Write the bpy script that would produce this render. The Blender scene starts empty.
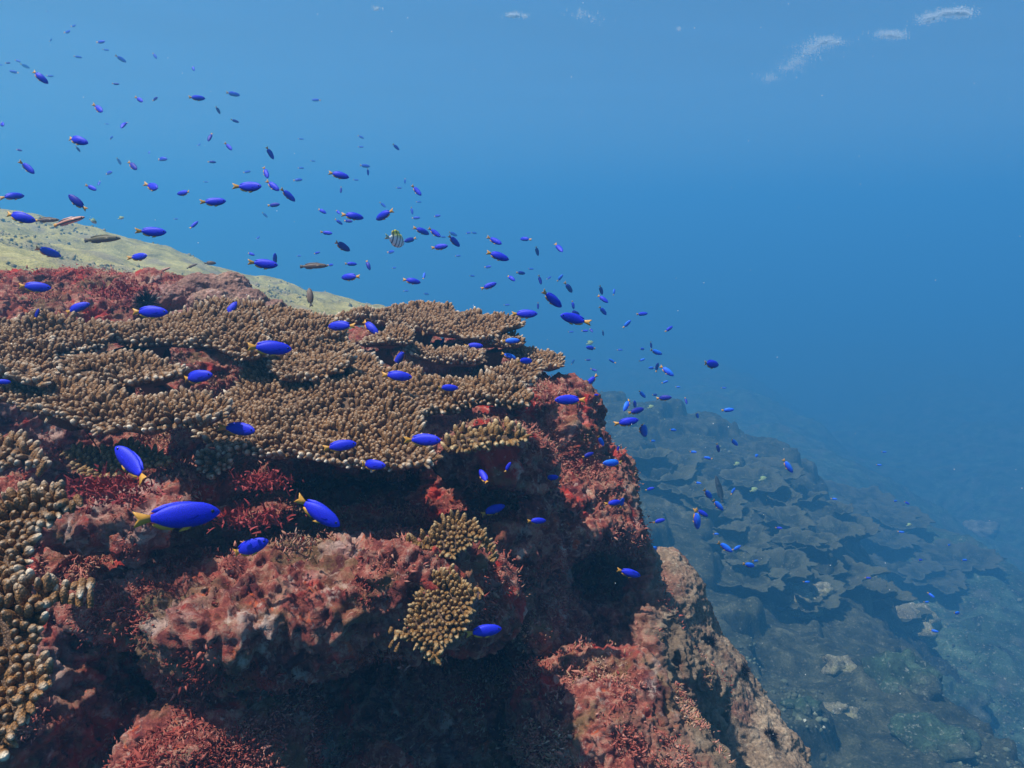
import bpy, math, random
import numpy as np
from mathutils import Matrix, Vector
from mathutils.bvhtree import BVHTree

random.seed(7)
rng = np.random.default_rng(11)
scene = bpy.context.scene
R = math.radians
COL = scene.collection

# ------------------------------------------------------------------ camera
PITCH = R(-11.0)
F = 804.0
cam_d = bpy.data.cameras.new('camera')
cam_d.sensor_width = 36.0
cam_d.lens = 36.0 * F / 1024.0
cam_d.clip_start = 0.02
cam_d.clip_end = 500
cam = bpy.data.objects.new('camera', cam_d)
COL.objects.link(cam)
cam.rotation_euler = (R(90) + PITCH, 0, 0)
scene.camera = cam
CR = np.array([1.0, 0, 0])
CF = np.array([0, math.cos(PITCH), math.sin(PITCH)])
CU = np.array([0, -math.sin(PITCH), math.cos(PITCH)])
CAMM = np.stack([CR, CU, CF], axis=1)          # columns: right, up, forward


def P(px, py, d):
    """world point seen at pixel (px, py), d metres ahead"""
    return CR * ((px - 512) / F * d) + CU * ((384 - py) / F * d) + CF * d


# ------------------------------------------------------------------ light and air
SUN_EL, SUN_AZ = R(67), R(256)                  # azimuth clockwise from +Y: behind and to the left
world = bpy.data.worlds.new('World')
scene.world = world
world.use_nodes = True
wn = world.node_tree
sky = wn.nodes.new('ShaderNodeTexSky')
sky.sky_type = 'NISHITA'
sky.sun_disc = False
sky.sun_elevation = SUN_EL
sky.sun_rotation = SUN_AZ
bg = wn.nodes['Background']
bg.inputs['Strength'].default_value = 0.10
wn.links.new(sky.outputs[0], bg.inputs['Color'])

sun_d = bpy.data.lights.new('sun', 'SUN')
sun_d.energy = 5.0
sun_d.angle = R(0.6)
sun_d.color = (1.0, 0.95, 0.87)
sun = bpy.data.objects.new('sun', sun_d)
COL.objects.link(sun)
to_sun = Vector((math.sin(SUN_AZ) * math.cos(SUN_EL), math.cos(SUN_AZ) * math.cos(SUN_EL), math.sin(SUN_EL)))
sun.rotation_euler = to_sun.to_track_quat('Z', 'Y').to_euler()
sun.location = to_sun * 20

scene.view_settings.view_transform = 'Standard'
scene.view_settings.look = 'None'
scene.view_settings.gamma = 1.0
scene.view_settings.exposure = 0.6
try:
    scene.cycles.use_denoising = True
    scene.cycles.volume_bounces = 1
    scene.cycles.max_bounces = 6
    scene.cycles.diffuse_bounces = 2
    scene.cycles.transparent_max_bounces = 8
    scene.cycles.sample_clamp_indirect = 4.0
    scene.cycles.caustics_reflective = False
    scene.cycles.caustics_refractive = False
except Exception:
    pass

SIGMA = 0.055
SURF_Z = 3.4

# ------------------------------------------------------------------ helpers
def tag(o, label=None, cat=None, group=None, kind=None):
    if label: o['label'] = label
    if cat: o['category'] = cat
    if group: o['group'] = group
    if kind: o['kind'] = kind
    return o


def mesh(name, verts, faces, mats, smooth=True, parent=None, attrs=None, mat_idx=None):
    """faces: list of int arrays, each (n, 3) or (n, 4)"""
    verts = np.asarray(verts, dtype=np.float32)
    me = bpy.data.meshes.new(name)
    me.vertices.add(len(verts))
    me.vertices.foreach_set('co', verts.ravel())
    faces = [np.asarray(f, dtype=np.int32) for f in faces if len(f)]
    loops = np.concatenate([f.ravel() for f in faces])
    counts = np.concatenate([np.full(len(f), f.shape[1], dtype=np.int32) for f in faces])
    starts = np.concatenate([[0], np.cumsum(counts)[:-1]]).astype(np.int32)
    me.loops.add(len(loops))
    me.loops.foreach_set('vertex_index', loops)
    me.polygons.add(len(counts))
    me.polygons.foreach_set('loop_start', starts)
    try:
        me.polygons.foreach_set('loop_total', counts)
    except Exception:
        pass
    me.polygons.foreach_set('use_smooth', np.full(len(counts), smooth, dtype=bool))
    if not isinstance(mats, (list, tuple)): mats = [mats]
    for m in mats: me.materials.append(m)
    if mat_idx is not None:
        me.polygons.foreach_set('material_index', np.asarray(mat_idx, dtype=np.int32))
    for k, v in (attrs or {}).items():
        a = me.attributes.new(k, 'FLOAT', 'POINT')
        a.data.foreach_set('value', np.asarray(v, dtype=np.float32))
    me.update(calc_edges=True)
    me.validate()
    o = bpy.data.objects.new(name, me)
    COL.objects.link(o)
    if parent is not None: o.parent = parent
    return o


def empty(name, loc=(0, 0, 0)):
    o = bpy.data.objects.new(name, None)
    o.empty_display_size = 0.02
    o.location = loc
    COL.objects.link(o)
    return o


_LAT = np.random.default_rng(5).random((64, 64, 64)).astype(np.float32) * 2 - 1


def vnoise(p, freq, seed=0):
    q = np.asarray(p, dtype=np.float32) * freq + seed * 17.31 + 1000.0
    i = np.floor(q).astype(np.int64)
    f = (q - i).astype(np.float32)
    f = f * f * (3 - 2 * f)
    i0, i1 = i & 63, (i + 1) & 63
    x0, y0, z0 = i0[..., 0], i0[..., 1], i0[..., 2]
    x1, y1, z1 = i1[..., 0], i1[..., 1], i1[..., 2]
    fx, fy, fz = f[..., 0], f[..., 1], f[..., 2]
    def L(a, b, t): return a + (b - a) * t
    c00 = L(_LAT[x0, y0, z0], _LAT[x1, y0, z0], fx)
    c10 = L(_LAT[x0, y1, z0], _LAT[x1, y1, z0], fx)
    c01 = L(_LAT[x0, y0, z1], _LAT[x1, y0, z1], fx)
    c11 = L(_LAT[x0, y1, z1], _LAT[x1, y1, z1], fx)
    return L(L(c00, c10, fy), L(c01, c11, fy), fz)


def fbm(p, freq, octaves=4, seed=0, gain=0.5):
    s, a = 0.0, 1.0
    for k in range(octaves):
        s = s + a * vnoise(p, freq * 2.03 ** k, seed + k)
        a *= gain
    return s


# ------------------------------------------------------------------ materials
def new_mat(name):
    m = bpy.data.materials.new(name)
    m.use_nodes = True
    nt = m.node_tree
    return m, nt, nt.nodes['Principled BSDF']


def N(nt, kind, **kw):
    n = nt.nodes.new(kind)
    for k, v in kw.items():
        if k in n.inputs: n.inputs[k].default_value = v
        else: setattr(n, k, v)
    return n


def ramp(nt, fac, stops):
    r = nt.nodes.new('ShaderNodeValToRGB')
    cr = r.color_ramp
    while len(cr.elements) < len(stops): cr.elements.new(0.5)
    for e, (p, c) in zip(cr.elements, stops):
        e.position = p
        e.color = (c[0], c[1], c[2], 1)
    nt.links.new(fac, r.inputs[0])
    return r.outputs[0]


def noise(nt, scale, detail=5, rough=0.6, coord=None, dist=0.0):
    n = nt.nodes.new('ShaderNodeTexNoise')
    n.inputs['Scale'].default_value = scale
    n.inputs['Detail'].default_value = detail
    n.inputs['Roughness'].default_value = rough
    n.inputs['Distortion'].default_value = dist
    nt.links.new(coord, n.inputs['Vector'])
    return n.outputs['Fac']


def mix(nt, fac, a, b, blend='MIX'):
    n = nt.nodes.new('ShaderNodeMix')
    n.data_type = 'RGBA'
    n.blend_type = blend
    for sock, v in ((n.inputs[0], fac), (n.inputs[6], a), (n.inputs[7], b)):
        if isinstance(v, (int, float)): sock.default_value = v
        elif isinstance(v, tuple): sock.default_value = (v[0], v[1], v[2], 1)
        else: nt.links.new(v, sock)
    return n.outputs[2]


def bump(nt, bsdf, height, strength, dist):
    b = nt.nodes.new('ShaderNodeBump')
    b.inputs['Strength'].default_value = strength
    b.inputs['Distance'].default_value = dist
    nt.links.new(height, b.inputs['Height'])
    nt.links.new(b.outputs[0], bsdf.inputs['Normal'])


def objcoord(nt):
    return nt.nodes.new('ShaderNodeTexCoord').outputs['Object']


def rock_material(name, stops, patch, patch_amt, white, scale=1.0, rough=0.9):
    m, nt, b = new_mat(name)
    co = objcoord(nt)
    n1 = noise(nt, 9 * scale, 6, 0.65, co, 0.3)
    base = ramp(nt, n1, stops)
    n2 = noise(nt, 5 * scale, 4, 0.6, co)
    pf = ramp(nt, n2, [(0.5, (0, 0, 0)), (0.62, (1, 1, 1))])
    pa = nt.nodes.new('ShaderNodeMath'); pa.operation = 'MULTIPLY'
    nt.links.new(pf, pa.inputs[0]); pa.inputs[1].default_value = patch_amt
    base = mix(nt, pa.outputs[0], base, patch)
    n3 = noise(nt, 60 * scale, 4, 0.7, co)
    wf = ramp(nt, n3, [(0.57, (0, 0, 0)), (0.68, (1, 1, 1))])
    wa = nt.nodes.new('ShaderNodeMath'); wa.operation = 'MULTIPLY'
    nt.links.new(wf, wa.inputs[0]); wa.inputs[1].default_value = 0.55
    base = mix(nt, wa.outputs[0], base, white)
    n4 = noise(nt, 140 * scale, 3, 0.7, co)
    var = ramp(nt, n4, [(0.3, (0.45, 0.45, 0.45)), (0.7, (1.35, 1.35, 1.35))])
    base = mix(nt, 1.0, base, var, 'MULTIPLY')
    nt.links.new(base, b.inputs['Base Color'])
    b.inputs['Roughness'].default_value = rough
    b.inputs['Specular IOR Level'].default_value = 0.2
    bump(nt, b, noise(nt, 110 * scale, 5, 0.7, co), 0.9, 0.006 / scale)
    return m


M = {}
def reef_material():
    m, nt, b = new_mat('encrusted_rock')
    co = objcoord(nt)
    base = ramp(nt, noise(nt, 40, 8, 0.75, co, 0.4),
                [(0.28, (0.05, 0.012, 0.012)), (0.40, (0.17, 0.035, 0.03)), (0.50, (0.31, 0.075, 0.05)), (0.57, (0.45, 0.21, 0.145)), (0.66, (0.24, 0.13, 0.07)), (0.78, (0.60, 0.42, 0.32))])
    def blot(scale, lo, hi, col, amt, base):
        f = ramp(nt, noise(nt, scale, 6, 0.65, co, 0.5), [(lo, (0, 0, 0)), (hi, (amt, amt, amt))])
        return mix(nt, f, base, col)
    base = blot(11, 0.54, 0.62, (0.50, 0.030, 0.020), 0.85, base)      # bright red algae
    base = blot(8, 0.53, 0.63, (0.19, 0.12, 0.05), 0.8, base)
    base = blot(14, 0.55, 0.62, (0.09, 0.012, 0.016), 0.85, base)      # deep maroon        # brown olive turf
    base = blot(17, 0.60, 0.67, (0.62, 0.45, 0.36), 0.8, base)        # pale pink crust
    base = blot(6, 0.57, 0.66, (0.60, 0.42, 0.35), 0.65, base)
    base = blot(75, 0.60, 0.68, (0.70, 0.52, 0.42), 0.5, base)
    base = blot(48, 0.62, 0.68, (0.60, 0.10, 0.02), 0.7, base)        # orange sponge dots
    base = blot(60, 0.60, 0.68, (0.02, 0.008, 0.008), 0.9, base)      # dark dots: shade of small pits painted into the colour
    # the outer flank on the right is bare grey brown rock
    sep = nt.nodes.new('ShaderNodeSeparateXYZ'); nt.links.new(co, sep.inputs[0])
    ad = nt.nodes.new('ShaderNodeMath'); ad.operation = 'MULTIPLY_ADD'; ad.inputs[1].default_value = 0.35
    nt.links.new(noise(nt, 9, 4, 0.6, co), ad.inputs[0]); nt.links.new(sep.outputs['X'], ad.inputs[2])
    mp = nt.nodes.new('ShaderNodeMapRange'); mp.inputs['From Min'].default_value = 0.35; mp.inputs['From Max'].default_value = 0.47
    nt.links.new(ad.outputs[0], mp.inputs['Value'])
    tan = ramp(nt, noise(nt, 30, 7, 0.7, co), [(0.3, (0.08, 0.055, 0.04)), (0.5, (0.21, 0.145, 0.095)), (0.7, (0.38, 0.28, 0.19))])
    base = mix(nt, mp.outputs[0], base, tan)
    nt.links.new(base, b.inputs['Base Color'])
    b.inputs['Roughness'].default_value = 0.85
    b.inputs['Specular IOR Level'].default_value = 0.25
    bump(nt, b, noise(nt, 150, 6, 0.75, co), 1.0, 0.006)
    return m


M['reef'] = reef_material()
M['tan_rock'] = rock_material('tan_rock',
    [(0.3, (0.08, 0.055, 0.04)), (0.5, (0.22, 0.15, 0.10)), (0.7, (0.38, 0.28, 0.19))],
    (0.24, 0.085, 0.06), 0.7, (0.5, 0.42, 0.3))
M['turf'] = rock_material('turf_rock',
    [(0.3, (0.16, 0.12, 0.03)), (0.47, (0.42, 0.33, 0.085)), (0.7, (0.60, 0.49, 0.16))],
    (0.30, 0.22, 0.12), 0.7, (0.6, 0.52, 0.33), 0.55)
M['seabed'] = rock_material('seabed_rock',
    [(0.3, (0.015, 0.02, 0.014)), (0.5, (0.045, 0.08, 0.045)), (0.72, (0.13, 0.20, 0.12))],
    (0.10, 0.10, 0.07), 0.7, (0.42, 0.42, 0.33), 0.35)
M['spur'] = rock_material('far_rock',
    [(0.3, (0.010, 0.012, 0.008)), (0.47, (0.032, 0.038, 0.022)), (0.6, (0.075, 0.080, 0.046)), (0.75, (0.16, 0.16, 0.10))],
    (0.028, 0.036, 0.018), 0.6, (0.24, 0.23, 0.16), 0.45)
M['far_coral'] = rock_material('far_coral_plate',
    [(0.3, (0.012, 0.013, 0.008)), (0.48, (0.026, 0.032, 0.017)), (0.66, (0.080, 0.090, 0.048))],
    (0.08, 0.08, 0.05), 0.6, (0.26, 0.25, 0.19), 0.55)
nt = M['far_coral'].node_tree
b_ = nt.nodes['Principled BSDF']
src = b_.inputs['Base Color'].links[0].from_socket
at = N(nt, 'ShaderNodeAttribute', attribute_name='tip')
nt.links.new(mix(nt, at.outputs['Fac'], src, (0.09, 0.095, 0.06)), b_.inputs['Base Color'])
M['pale_coral'] = rock_material('pale_coral',
    [(0.3, (0.10, 0.09, 0.05)), (0.5, (0.22, 0.20, 0.12)), (0.7, (0.42, 0.39, 0.28))],
    (0.28, 0.26, 0.10), 0.6, (0.7, 0.66, 0.55), 0.5)
M['head'] = rock_material('coral_head',
    [(0.3, (0.13, 0.07, 0.055)), (0.5, (0.30, 0.16, 0.12)), (0.7, (0.36, 0.24, 0.15))],
    (0.34, 0.12, 0.11), 0.6, (0.6, 0.42, 0.36))


def coral_material(name, base, tip, base2):
    m, nt, b = new_mat(name)
    co = objcoord(nt)
    a = N(nt, 'ShaderNodeAttribute', attribute_name='tip')
    n = noise(nt, 14, 4, 0.6, co)
    c = mix(nt, ramp(nt, n, [(0.35, (0, 0, 0)), (0.65, (1, 1, 1))]), base, base2)
    v = nt.nodes.new('ShaderNodeTexVoronoi'); v.inputs['Scale'].default_value = 560
    nt.links.new(co, v.inputs['Vector'])
    sp = ramp(nt, v.outputs['Distance'], [(0.1, (1.7, 1.6, 1.45)), (0.55, (0.62, 0.60, 0.58))])
    c = mix(nt, 1.0, c, sp, 'MULTIPLY')
    c = mix(nt, a.outputs['Fac'], c, tip)
    nt.links.new(c, b.inputs['Base Color'])
    b.inputs['Roughness'].default_value = 0.65
    b.inputs['Specular IOR Level'].default_value = 0.35
    bump(nt, b, v.outputs['Distance'], 0.7, -0.0012)
    return m


M['coral'] = coral_material('brown_table_coral', (0.18, 0.082, 0.022), (0.84, 0.70, 0.52), (0.27, 0.128, 0.040))
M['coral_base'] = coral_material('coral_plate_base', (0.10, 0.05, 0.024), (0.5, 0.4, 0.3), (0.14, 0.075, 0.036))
M['coral_gold'] = coral_material('golden_finger_coral', (0.19, 0.088, 0.018), (0.80, 0.60, 0.32), (0.27, 0.135, 0.032))


def plain(name, col, rough=0.5, spec=0.4):
    m, nt, b = new_mat(name)
    b.inputs['Base Color'].default_value = (*col, 1)
    b.inputs['Roughness'].default_value = rough
    b.inputs['Specular IOR Level'].default_value = spec
    return m, nt, b


def fish_material(name, top, side, belly):
    m, nt, b = new_mat(name)
    co = objcoord(nt)
    sep = nt.nodes.new('ShaderNodeSeparateXYZ'); nt.links.new(co, sep.inputs[0])
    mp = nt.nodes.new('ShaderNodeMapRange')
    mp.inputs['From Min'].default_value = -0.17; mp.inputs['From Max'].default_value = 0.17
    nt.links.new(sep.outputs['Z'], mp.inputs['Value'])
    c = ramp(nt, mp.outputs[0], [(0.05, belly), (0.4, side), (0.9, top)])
    v = nt.nodes.new('ShaderNodeTexVoronoi'); v.inputs['Scale'].default_value = 85
    nt.links.new(co, v.inputs['Vector'])
    sp = ramp(nt, v.outputs['Distance'], [(0.0, (1.15, 1.15, 1.15)), (0.8, (0.6, 0.6, 0.6))])
    c = mix(nt, 1.0, c, sp, 'MULTIPLY')
    nt.links.new(c, b.inputs['Base Color'])
    b.inputs['Roughness'].default_value = 0.5
    b.inputs['Specular IOR Level'].default_value = 0.28
    bump(nt, b, v.outputs['Distance'], 0.12, 0.008)
    return m


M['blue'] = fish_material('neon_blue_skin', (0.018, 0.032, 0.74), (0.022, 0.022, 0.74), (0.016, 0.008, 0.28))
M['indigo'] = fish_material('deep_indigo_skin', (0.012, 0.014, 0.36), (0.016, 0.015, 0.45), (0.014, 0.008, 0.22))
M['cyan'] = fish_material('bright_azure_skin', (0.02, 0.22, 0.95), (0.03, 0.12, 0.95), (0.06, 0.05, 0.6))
M['yellow'] = plain('yellow_fin', (0.58, 0.27, 0.03), 0.5)[0]
M['eye'] = plain('fish_eye', (0.008, 0.008, 0.012), 0.12, 0.6)[0]
M['olive'] = fish_material('olive_wrasse_skin', (0.10, 0.085, 0.03), (0.16, 0.12, 0.05), (0.10, 0.08, 0.05))
M['brown'] = fish_material('brown_fish_skin', (0.13, 0.08, 0.055), (0.20, 0.13, 0.09), (0.30, 0.22, 0.16))
M['grey'] = fish_material('dark_grey_skin', (0.02, 0.025, 0.03), (0.03, 0.035, 0.04), (0.04, 0.045, 0.05))
M['pale_green'] = fish_material('pale_green_skin', (0.30, 0.45, 0.25), (0.55, 0.65, 0.42), (0.7, 0.72, 0.6))
M['dark_fin'] = plain('dusky_fin', (0.07, 0.055, 0.045), 0.6)[0]


def striped_mat(name, axis, scale, c1, c2, c3=None):
    m, nt, b = new_mat(name)
    co = objcoord(nt)
    sep = nt.nodes.new('ShaderNodeSeparateXYZ'); nt.links.new(co, sep.inputs[0])
    mu = nt.nodes.new('ShaderNodeMath'); mu.operation = 'MULTIPLY'; mu.inputs[1].default_value = scale
    nt.links.new(sep.outputs[axis], mu.inputs[0])
    s0 = nt.nodes.new('ShaderNodeMath'); s0.operation = 'SINE'; nt.links.new(mu.outputs[0], s0.inputs[0])
    s = nt.nodes.new('ShaderNodeMath'); s.operation = 'MULTIPLY_ADD'; s.inputs[1].default_value = 0.5; s.inputs[2].default_value = 0.5; nt.links.new(s0.outputs[0], s.inputs[0])
    c = ramp(nt, s.outputs[0], [(0.35, c1), (0.6, c2)])
    if c3:
        mp = nt.nodes.new('ShaderNodeMapRange')
        mp.inputs['From Min'].default_value = 0.04; mp.inputs['From Max'].default_value = 0.2
        nt.links.new(sep.outputs['Z'], mp.inputs['Value'])
        t = nt.nodes.new('ShaderNodeMath'); t.operation = 'MULTIPLY'
        nt.links.new(mp.outputs[0], t.inputs[0])
        cc = mix(nt, mp.outputs[0], (0.86, 0.88, 0.82), c3)
        c = ramp(nt, s.outputs[0], [(0.10, c1), (0.28, (1, 1, 1))])
        c = mix(nt, 1.0, c, cc, 'MULTIPLY')
    nt.links.new(c, b.inputs['Base Color'])
    b.inputs['Roughness'].default_value = 0.45
    return m


M['sergeant'] = striped_mat('barred_white_skin', 'X', 40, (0.10, 0.13, 0.16), (0.9, 0.9, 0.85), (0.85, 0.72, 0.05))
M['striped'] = striped_mat('red_striped_skin', 'Z', 60, (0.09, 0.05, 0.045), (0.62, 0.26, 0.16))
M['spine'] = plain('urchin_black', (0.012, 0.010, 0.014), 0.4)[0]
M['red_algae'] = plain('red_algae', (0.30, 0.030, 0.028), 0.7)[0]
M['snow'] = plain('pale_particle', (0.75, 0.78, 0.78), 0.8)[0]
m, nt, b = plain('foam_bubbles', (0.8, 0.85, 0.88), 0.4)
b.inputs['Alpha'].default_value = 0.65
M['foam'] = m
M['shell'] = plain('pale_rubble', (0.72, 0.62, 0.5), 0.8)[0]

# granules on the rock: colour differs from grain to grain
m, nt, b = new_mat('coralline_crust')
a = N(nt, 'ShaderNodeAttribute', attribute_name='hue')
c = ramp(nt, a.outputs['Fac'], [(0.0, (0.06, 0.013, 0.012)), (0.2, (0.22, 0.030, 0.022)), (0.4, (0.38, 0.10, 0.07)),
                                (0.56, (0.48, 0.21, 0.15)), (0.7, (0.28, 0.17, 0.08)), (0.84, (0.56, 0.36, 0.26)), (1.0, (0.62, 0.44, 0.34))])
nt.links.new(c, b.inputs['Base Color'])
b.inputs['Roughness'].default_value = 0.85
b.inputs['Specular IOR Level'].default_value = 0.2
M['crust'] = m

# ------------------------------------------------------------------ water: haze box and surface
def box(name, lo, hi, mat):
    x0, y0, z0 = lo; x1, y1, z1 = hi
    v = [(x0, y0, z0), (x1, y0, z0), (x1, y1, z0), (x0, y1, z0), (x0, y0, z1), (x1, y0, z1), (x1, y1, z1), (x0, y1, z1)]
    f = [[(0, 3, 2, 1), (4, 5, 6, 7), (0, 1, 5, 4), (1, 2, 6, 5), (2, 3, 7, 6), (3, 0, 4, 7)]]
    return mesh(name, v, f, mat, smooth=False)


m = bpy.data.materials.new('sea_water'); m.use_nodes = True
nt = m.node_tree; nt.nodes.clear()
out = nt.nodes.new('ShaderNodeOutputMaterial')
vol = nt.nodes.new('ShaderNodeVolumePrincipled')
vol.inputs['Color'].default_value = (0.095, 0.422, 0.80, 1)
vol.inputs['Absorption Color'].default_value = (0, 0, 0, 1)
vol.inputs['Density'].default_value = SIGMA
vol.inputs['Anisotropy'].default_value = 0.2
vol.inputs['Density Attribute'].default_value = ''
nt.links.new(vol.outputs[0], out.inputs['Volume'])
hz = box('haze', (-100, -60, -17.0), (100, 115, SURF_Z + 0.25), m)
tag(hz, kind='stuff')


def heightgrid(xs, ys, zf):
    X, Y = np.meshgrid(xs, ys)
    Z = zf(X, Y)
    v = np.stack([X, Y, Z], -1).reshape(-1, 3)
    nx, ny = len(xs), len(ys)
    i = np.arange(nx * ny).reshape(ny, nx)
    f = np.stack([i[:-1, :-1], i[:-1, 1:], i[1:, 1:], i[1:, :-1]], -1).reshape(-1, 4)
    return v, f


def spread_axis(lo, hi, n, p):
    t = np.linspace(-1, 1, n)
    s = np.sign(t) * np.abs(t) ** p
    return np.where(s < 0, -s * lo, s * hi)


m = bpy.data.materials.new('water_surface'); m.use_nodes = True
nt = m.node_tree; nt.nodes.clear()
out = nt.nodes.new('ShaderNodeOutputMaterial')
tr = nt.nodes.new('ShaderNodeBsdfTransparent'); tr.inputs[0].default_value = (0.93, 0.97, 1, 1)
gl = nt.nodes.new('ShaderNodeBsdfGlossy'); gl.inputs['Roughness'].default_value = 0.03
ms = nt.nodes.new('ShaderNodeMixShader'); frs = nt.nodes.new('ShaderNodeFresnel'); frs.inputs['IOR'].default_value = 1.33
fm_ = nt.nodes.new('ShaderNodeMath'); fm_.operation = 'MULTIPLY'; fm_.inputs[1].default_value = 0.60
nt.links.new(frs.outputs[0], fm_.inputs[0]); nt.links.new(fm_.outputs[0], ms.inputs[0])
nt.links.new(tr.outputs[0], ms.inputs[1]); nt.links.new(gl.outputs[0], ms.inputs[2])
nt.links.new(ms.outputs[0], out.inputs['Surface'])


def wave(X, Y):
    p = np.stack([X * 0.7, Y, np.zeros_like(X)], -1)
    return SURF_Z + 0.06 * fbm(p, 0.5, 5, 3)


v, f = heightgrid(spread_axis(-97, 97, 220, 2.0), spread_axis(-57, 112, 260, 2.0), wave)
ws = mesh('water_surface', v, [f], m)
tag(ws, kind='structure')

# ------------------------------------------------------------------ seabed
def seabed_z(X, Y):
    p = np.stack([X, Y, np.zeros_like(X)], -1)
    z = -7.6 + 0.0 * X
    # the spur that carries the far plates runs away from the camera on the right
    d = (X - 5.6 - 0.10 * Y)
    z = z + 1.9 * np.exp(-(d / 5.6) ** 2) * np.clip(1.3 - Y / 56, 0.1, 1)
    # a dark gully right of it and a low rise beyond
    z = z - 1.7 * np.exp(-((X - 11.2 - 0.12 * Y) / 3.2) ** 2) * np.clip(Y / 21, 0, 1)
    z = z + 0.06 * np.clip(X - 13, 0, 26)
    z = z - 0.02 * np.clip(Y - 10, 0, 80)
    z = z + 0.5 * fbm(p, 0.33, 5, 9) - 0.34 * np.abs(fbm(np.stack([X * 0.8 + Y * 0.6, (Y * 0.8 - X * 0.6) * 0.35, 0 * X], -1), 1.1, 4, 4))
    r = np.clip(np.hypot(X, Y) - 35, 0, 60)
    return z - 0.02 * r


xs = spread_axis(-95, 92, 420, 2.0) + 5.0
ys = np.concatenate([np.linspace(-56, 0.4, 30), np.linspace(0.5, 18, 260), np.linspace(18.2, 42, 150), np.linspace(43, 112, 60)])
v, f = heightgrid(xs, ys, seabed_z)
sb_v, sb_q = v, f
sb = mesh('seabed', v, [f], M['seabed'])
tag(sb, kind='structure')


# stepped rock slope falling away to the right below the reef
def spur_z(X, Y):
    p = np.stack([X, Y, 0 * X], -1)
    z = -2.95 - 0.35 * X + 0.045 * Y + 0.30 * fbm(p, 0.45, 4, 21)
    edge = np.interp(Y, [3, 5.8, 10.4, 14.7, 22], [2.9, 3.7, 4.9, 5.0, 5.0]) + 0.7 * fbm(p, 0.55, 4, 23)
    over = np.clip(X - edge, 0, 9)
    z = z - 1.0 * over - 0.25 * np.clip(Y - 14, 0, 20)
    st = 0.34
    t = (z + 0.16 * fbm(p, 1.5, 4, 25)) / st
    fr = t - np.floor(t)
    riser = np.clip((fr - 0.82) / 0.18, 0, 1)
    terr = (np.floor(t) + 0.35 * fr + 0.65 * riser * riser * (3 - 2 * riser)) * st
    w = np.clip(over * 0.7, 0, 1)
    z = terr * (1 - w) + z * w
    return z + 0.05 * fbm(p, 3.2, 4, 27) + 0.025 * fbm(p, 9.0, 3, 28)


v, f = heightgrid(np.linspace(-1.5, 9.5, 400), np.concatenate([np.linspace(2.6, 12, 420), np.linspace(12.05, 24, 240)]), spur_z)
sp_v, sp_q = v, f
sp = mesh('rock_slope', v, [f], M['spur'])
tag(sp, kind='structure')


# sunlit turf slope behind the reef
def turf_z(X, Y):
    X = X / 2.3; Y = Y / 2.3
    p = np.stack([X, Y, np.zeros_like(X)], -1)
    z = -0.385 - 0.25 * (X + 0.7) + 0.07 * (4 - Y)
    z = z - 2.2 * np.clip(X + 0.62, 0, 9) ** 1.2 - 0.35 * np.clip(Y - 4.2, 0, 9) ** 1.5
    z = 2.3 * np.maximum(z, -4.0)
    return z + 0.10 * fbm(p, 1.6, 4, 2) + 0.05 * fbm(p, 7, 4, 6)


v, f = heightgrid(np.linspace(-21, 3.2, 480), np.linspace(2.6, 24, 460), turf_z)
tf_v, tf_q = v, f
tf = mesh('reef_slope', v, [f], M['turf'])
tag(tf, kind='structure')


# ------------------------------------------------------------------ implicit rock (surface nets)
def up_noise(shape, lo, h, freq, seed):
    """value noise on a regular grid, by cubic-ish interpolation of a coarse lattice (separable)"""
    r = np.random.default_rng(seed)
    mats, n = [], []
    for s in shape:
        L = s * h * freq
        k = int(math.ceil(L)) + 3
        t = np.linspace(0, L, s)
        i = np.floor(t).astype(int); fr = t - i
        W = np.zeros((s, k), np.float32)
        b0 = (1 - fr) ** 3 / 6; b1 = (3 * fr ** 3 - 6 * fr ** 2 + 4) / 6
        b2 = (-3 * fr ** 3 + 3 * fr ** 2 + 3 * fr + 1) / 6; b3 = fr ** 3 / 6
        ar = np.arange(s)
        for o, bb in enumerate((b0, b1, b2, b3)):
            W[ar, np.minimum(i + o, k - 1)] += bb
        mats.append(W); n.append(k)
    lat = r.standard_normal(n).astype(np.float32)
    a = np.tensordot(mats[0], lat, axes=(1, 0))
    a = np.tensordot(a, mats[1], axes=(1, 1)).transpose(0, 2, 1)
    a = np.tensordot(a, mats[2], axes=(2, 1))
    return a


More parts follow.
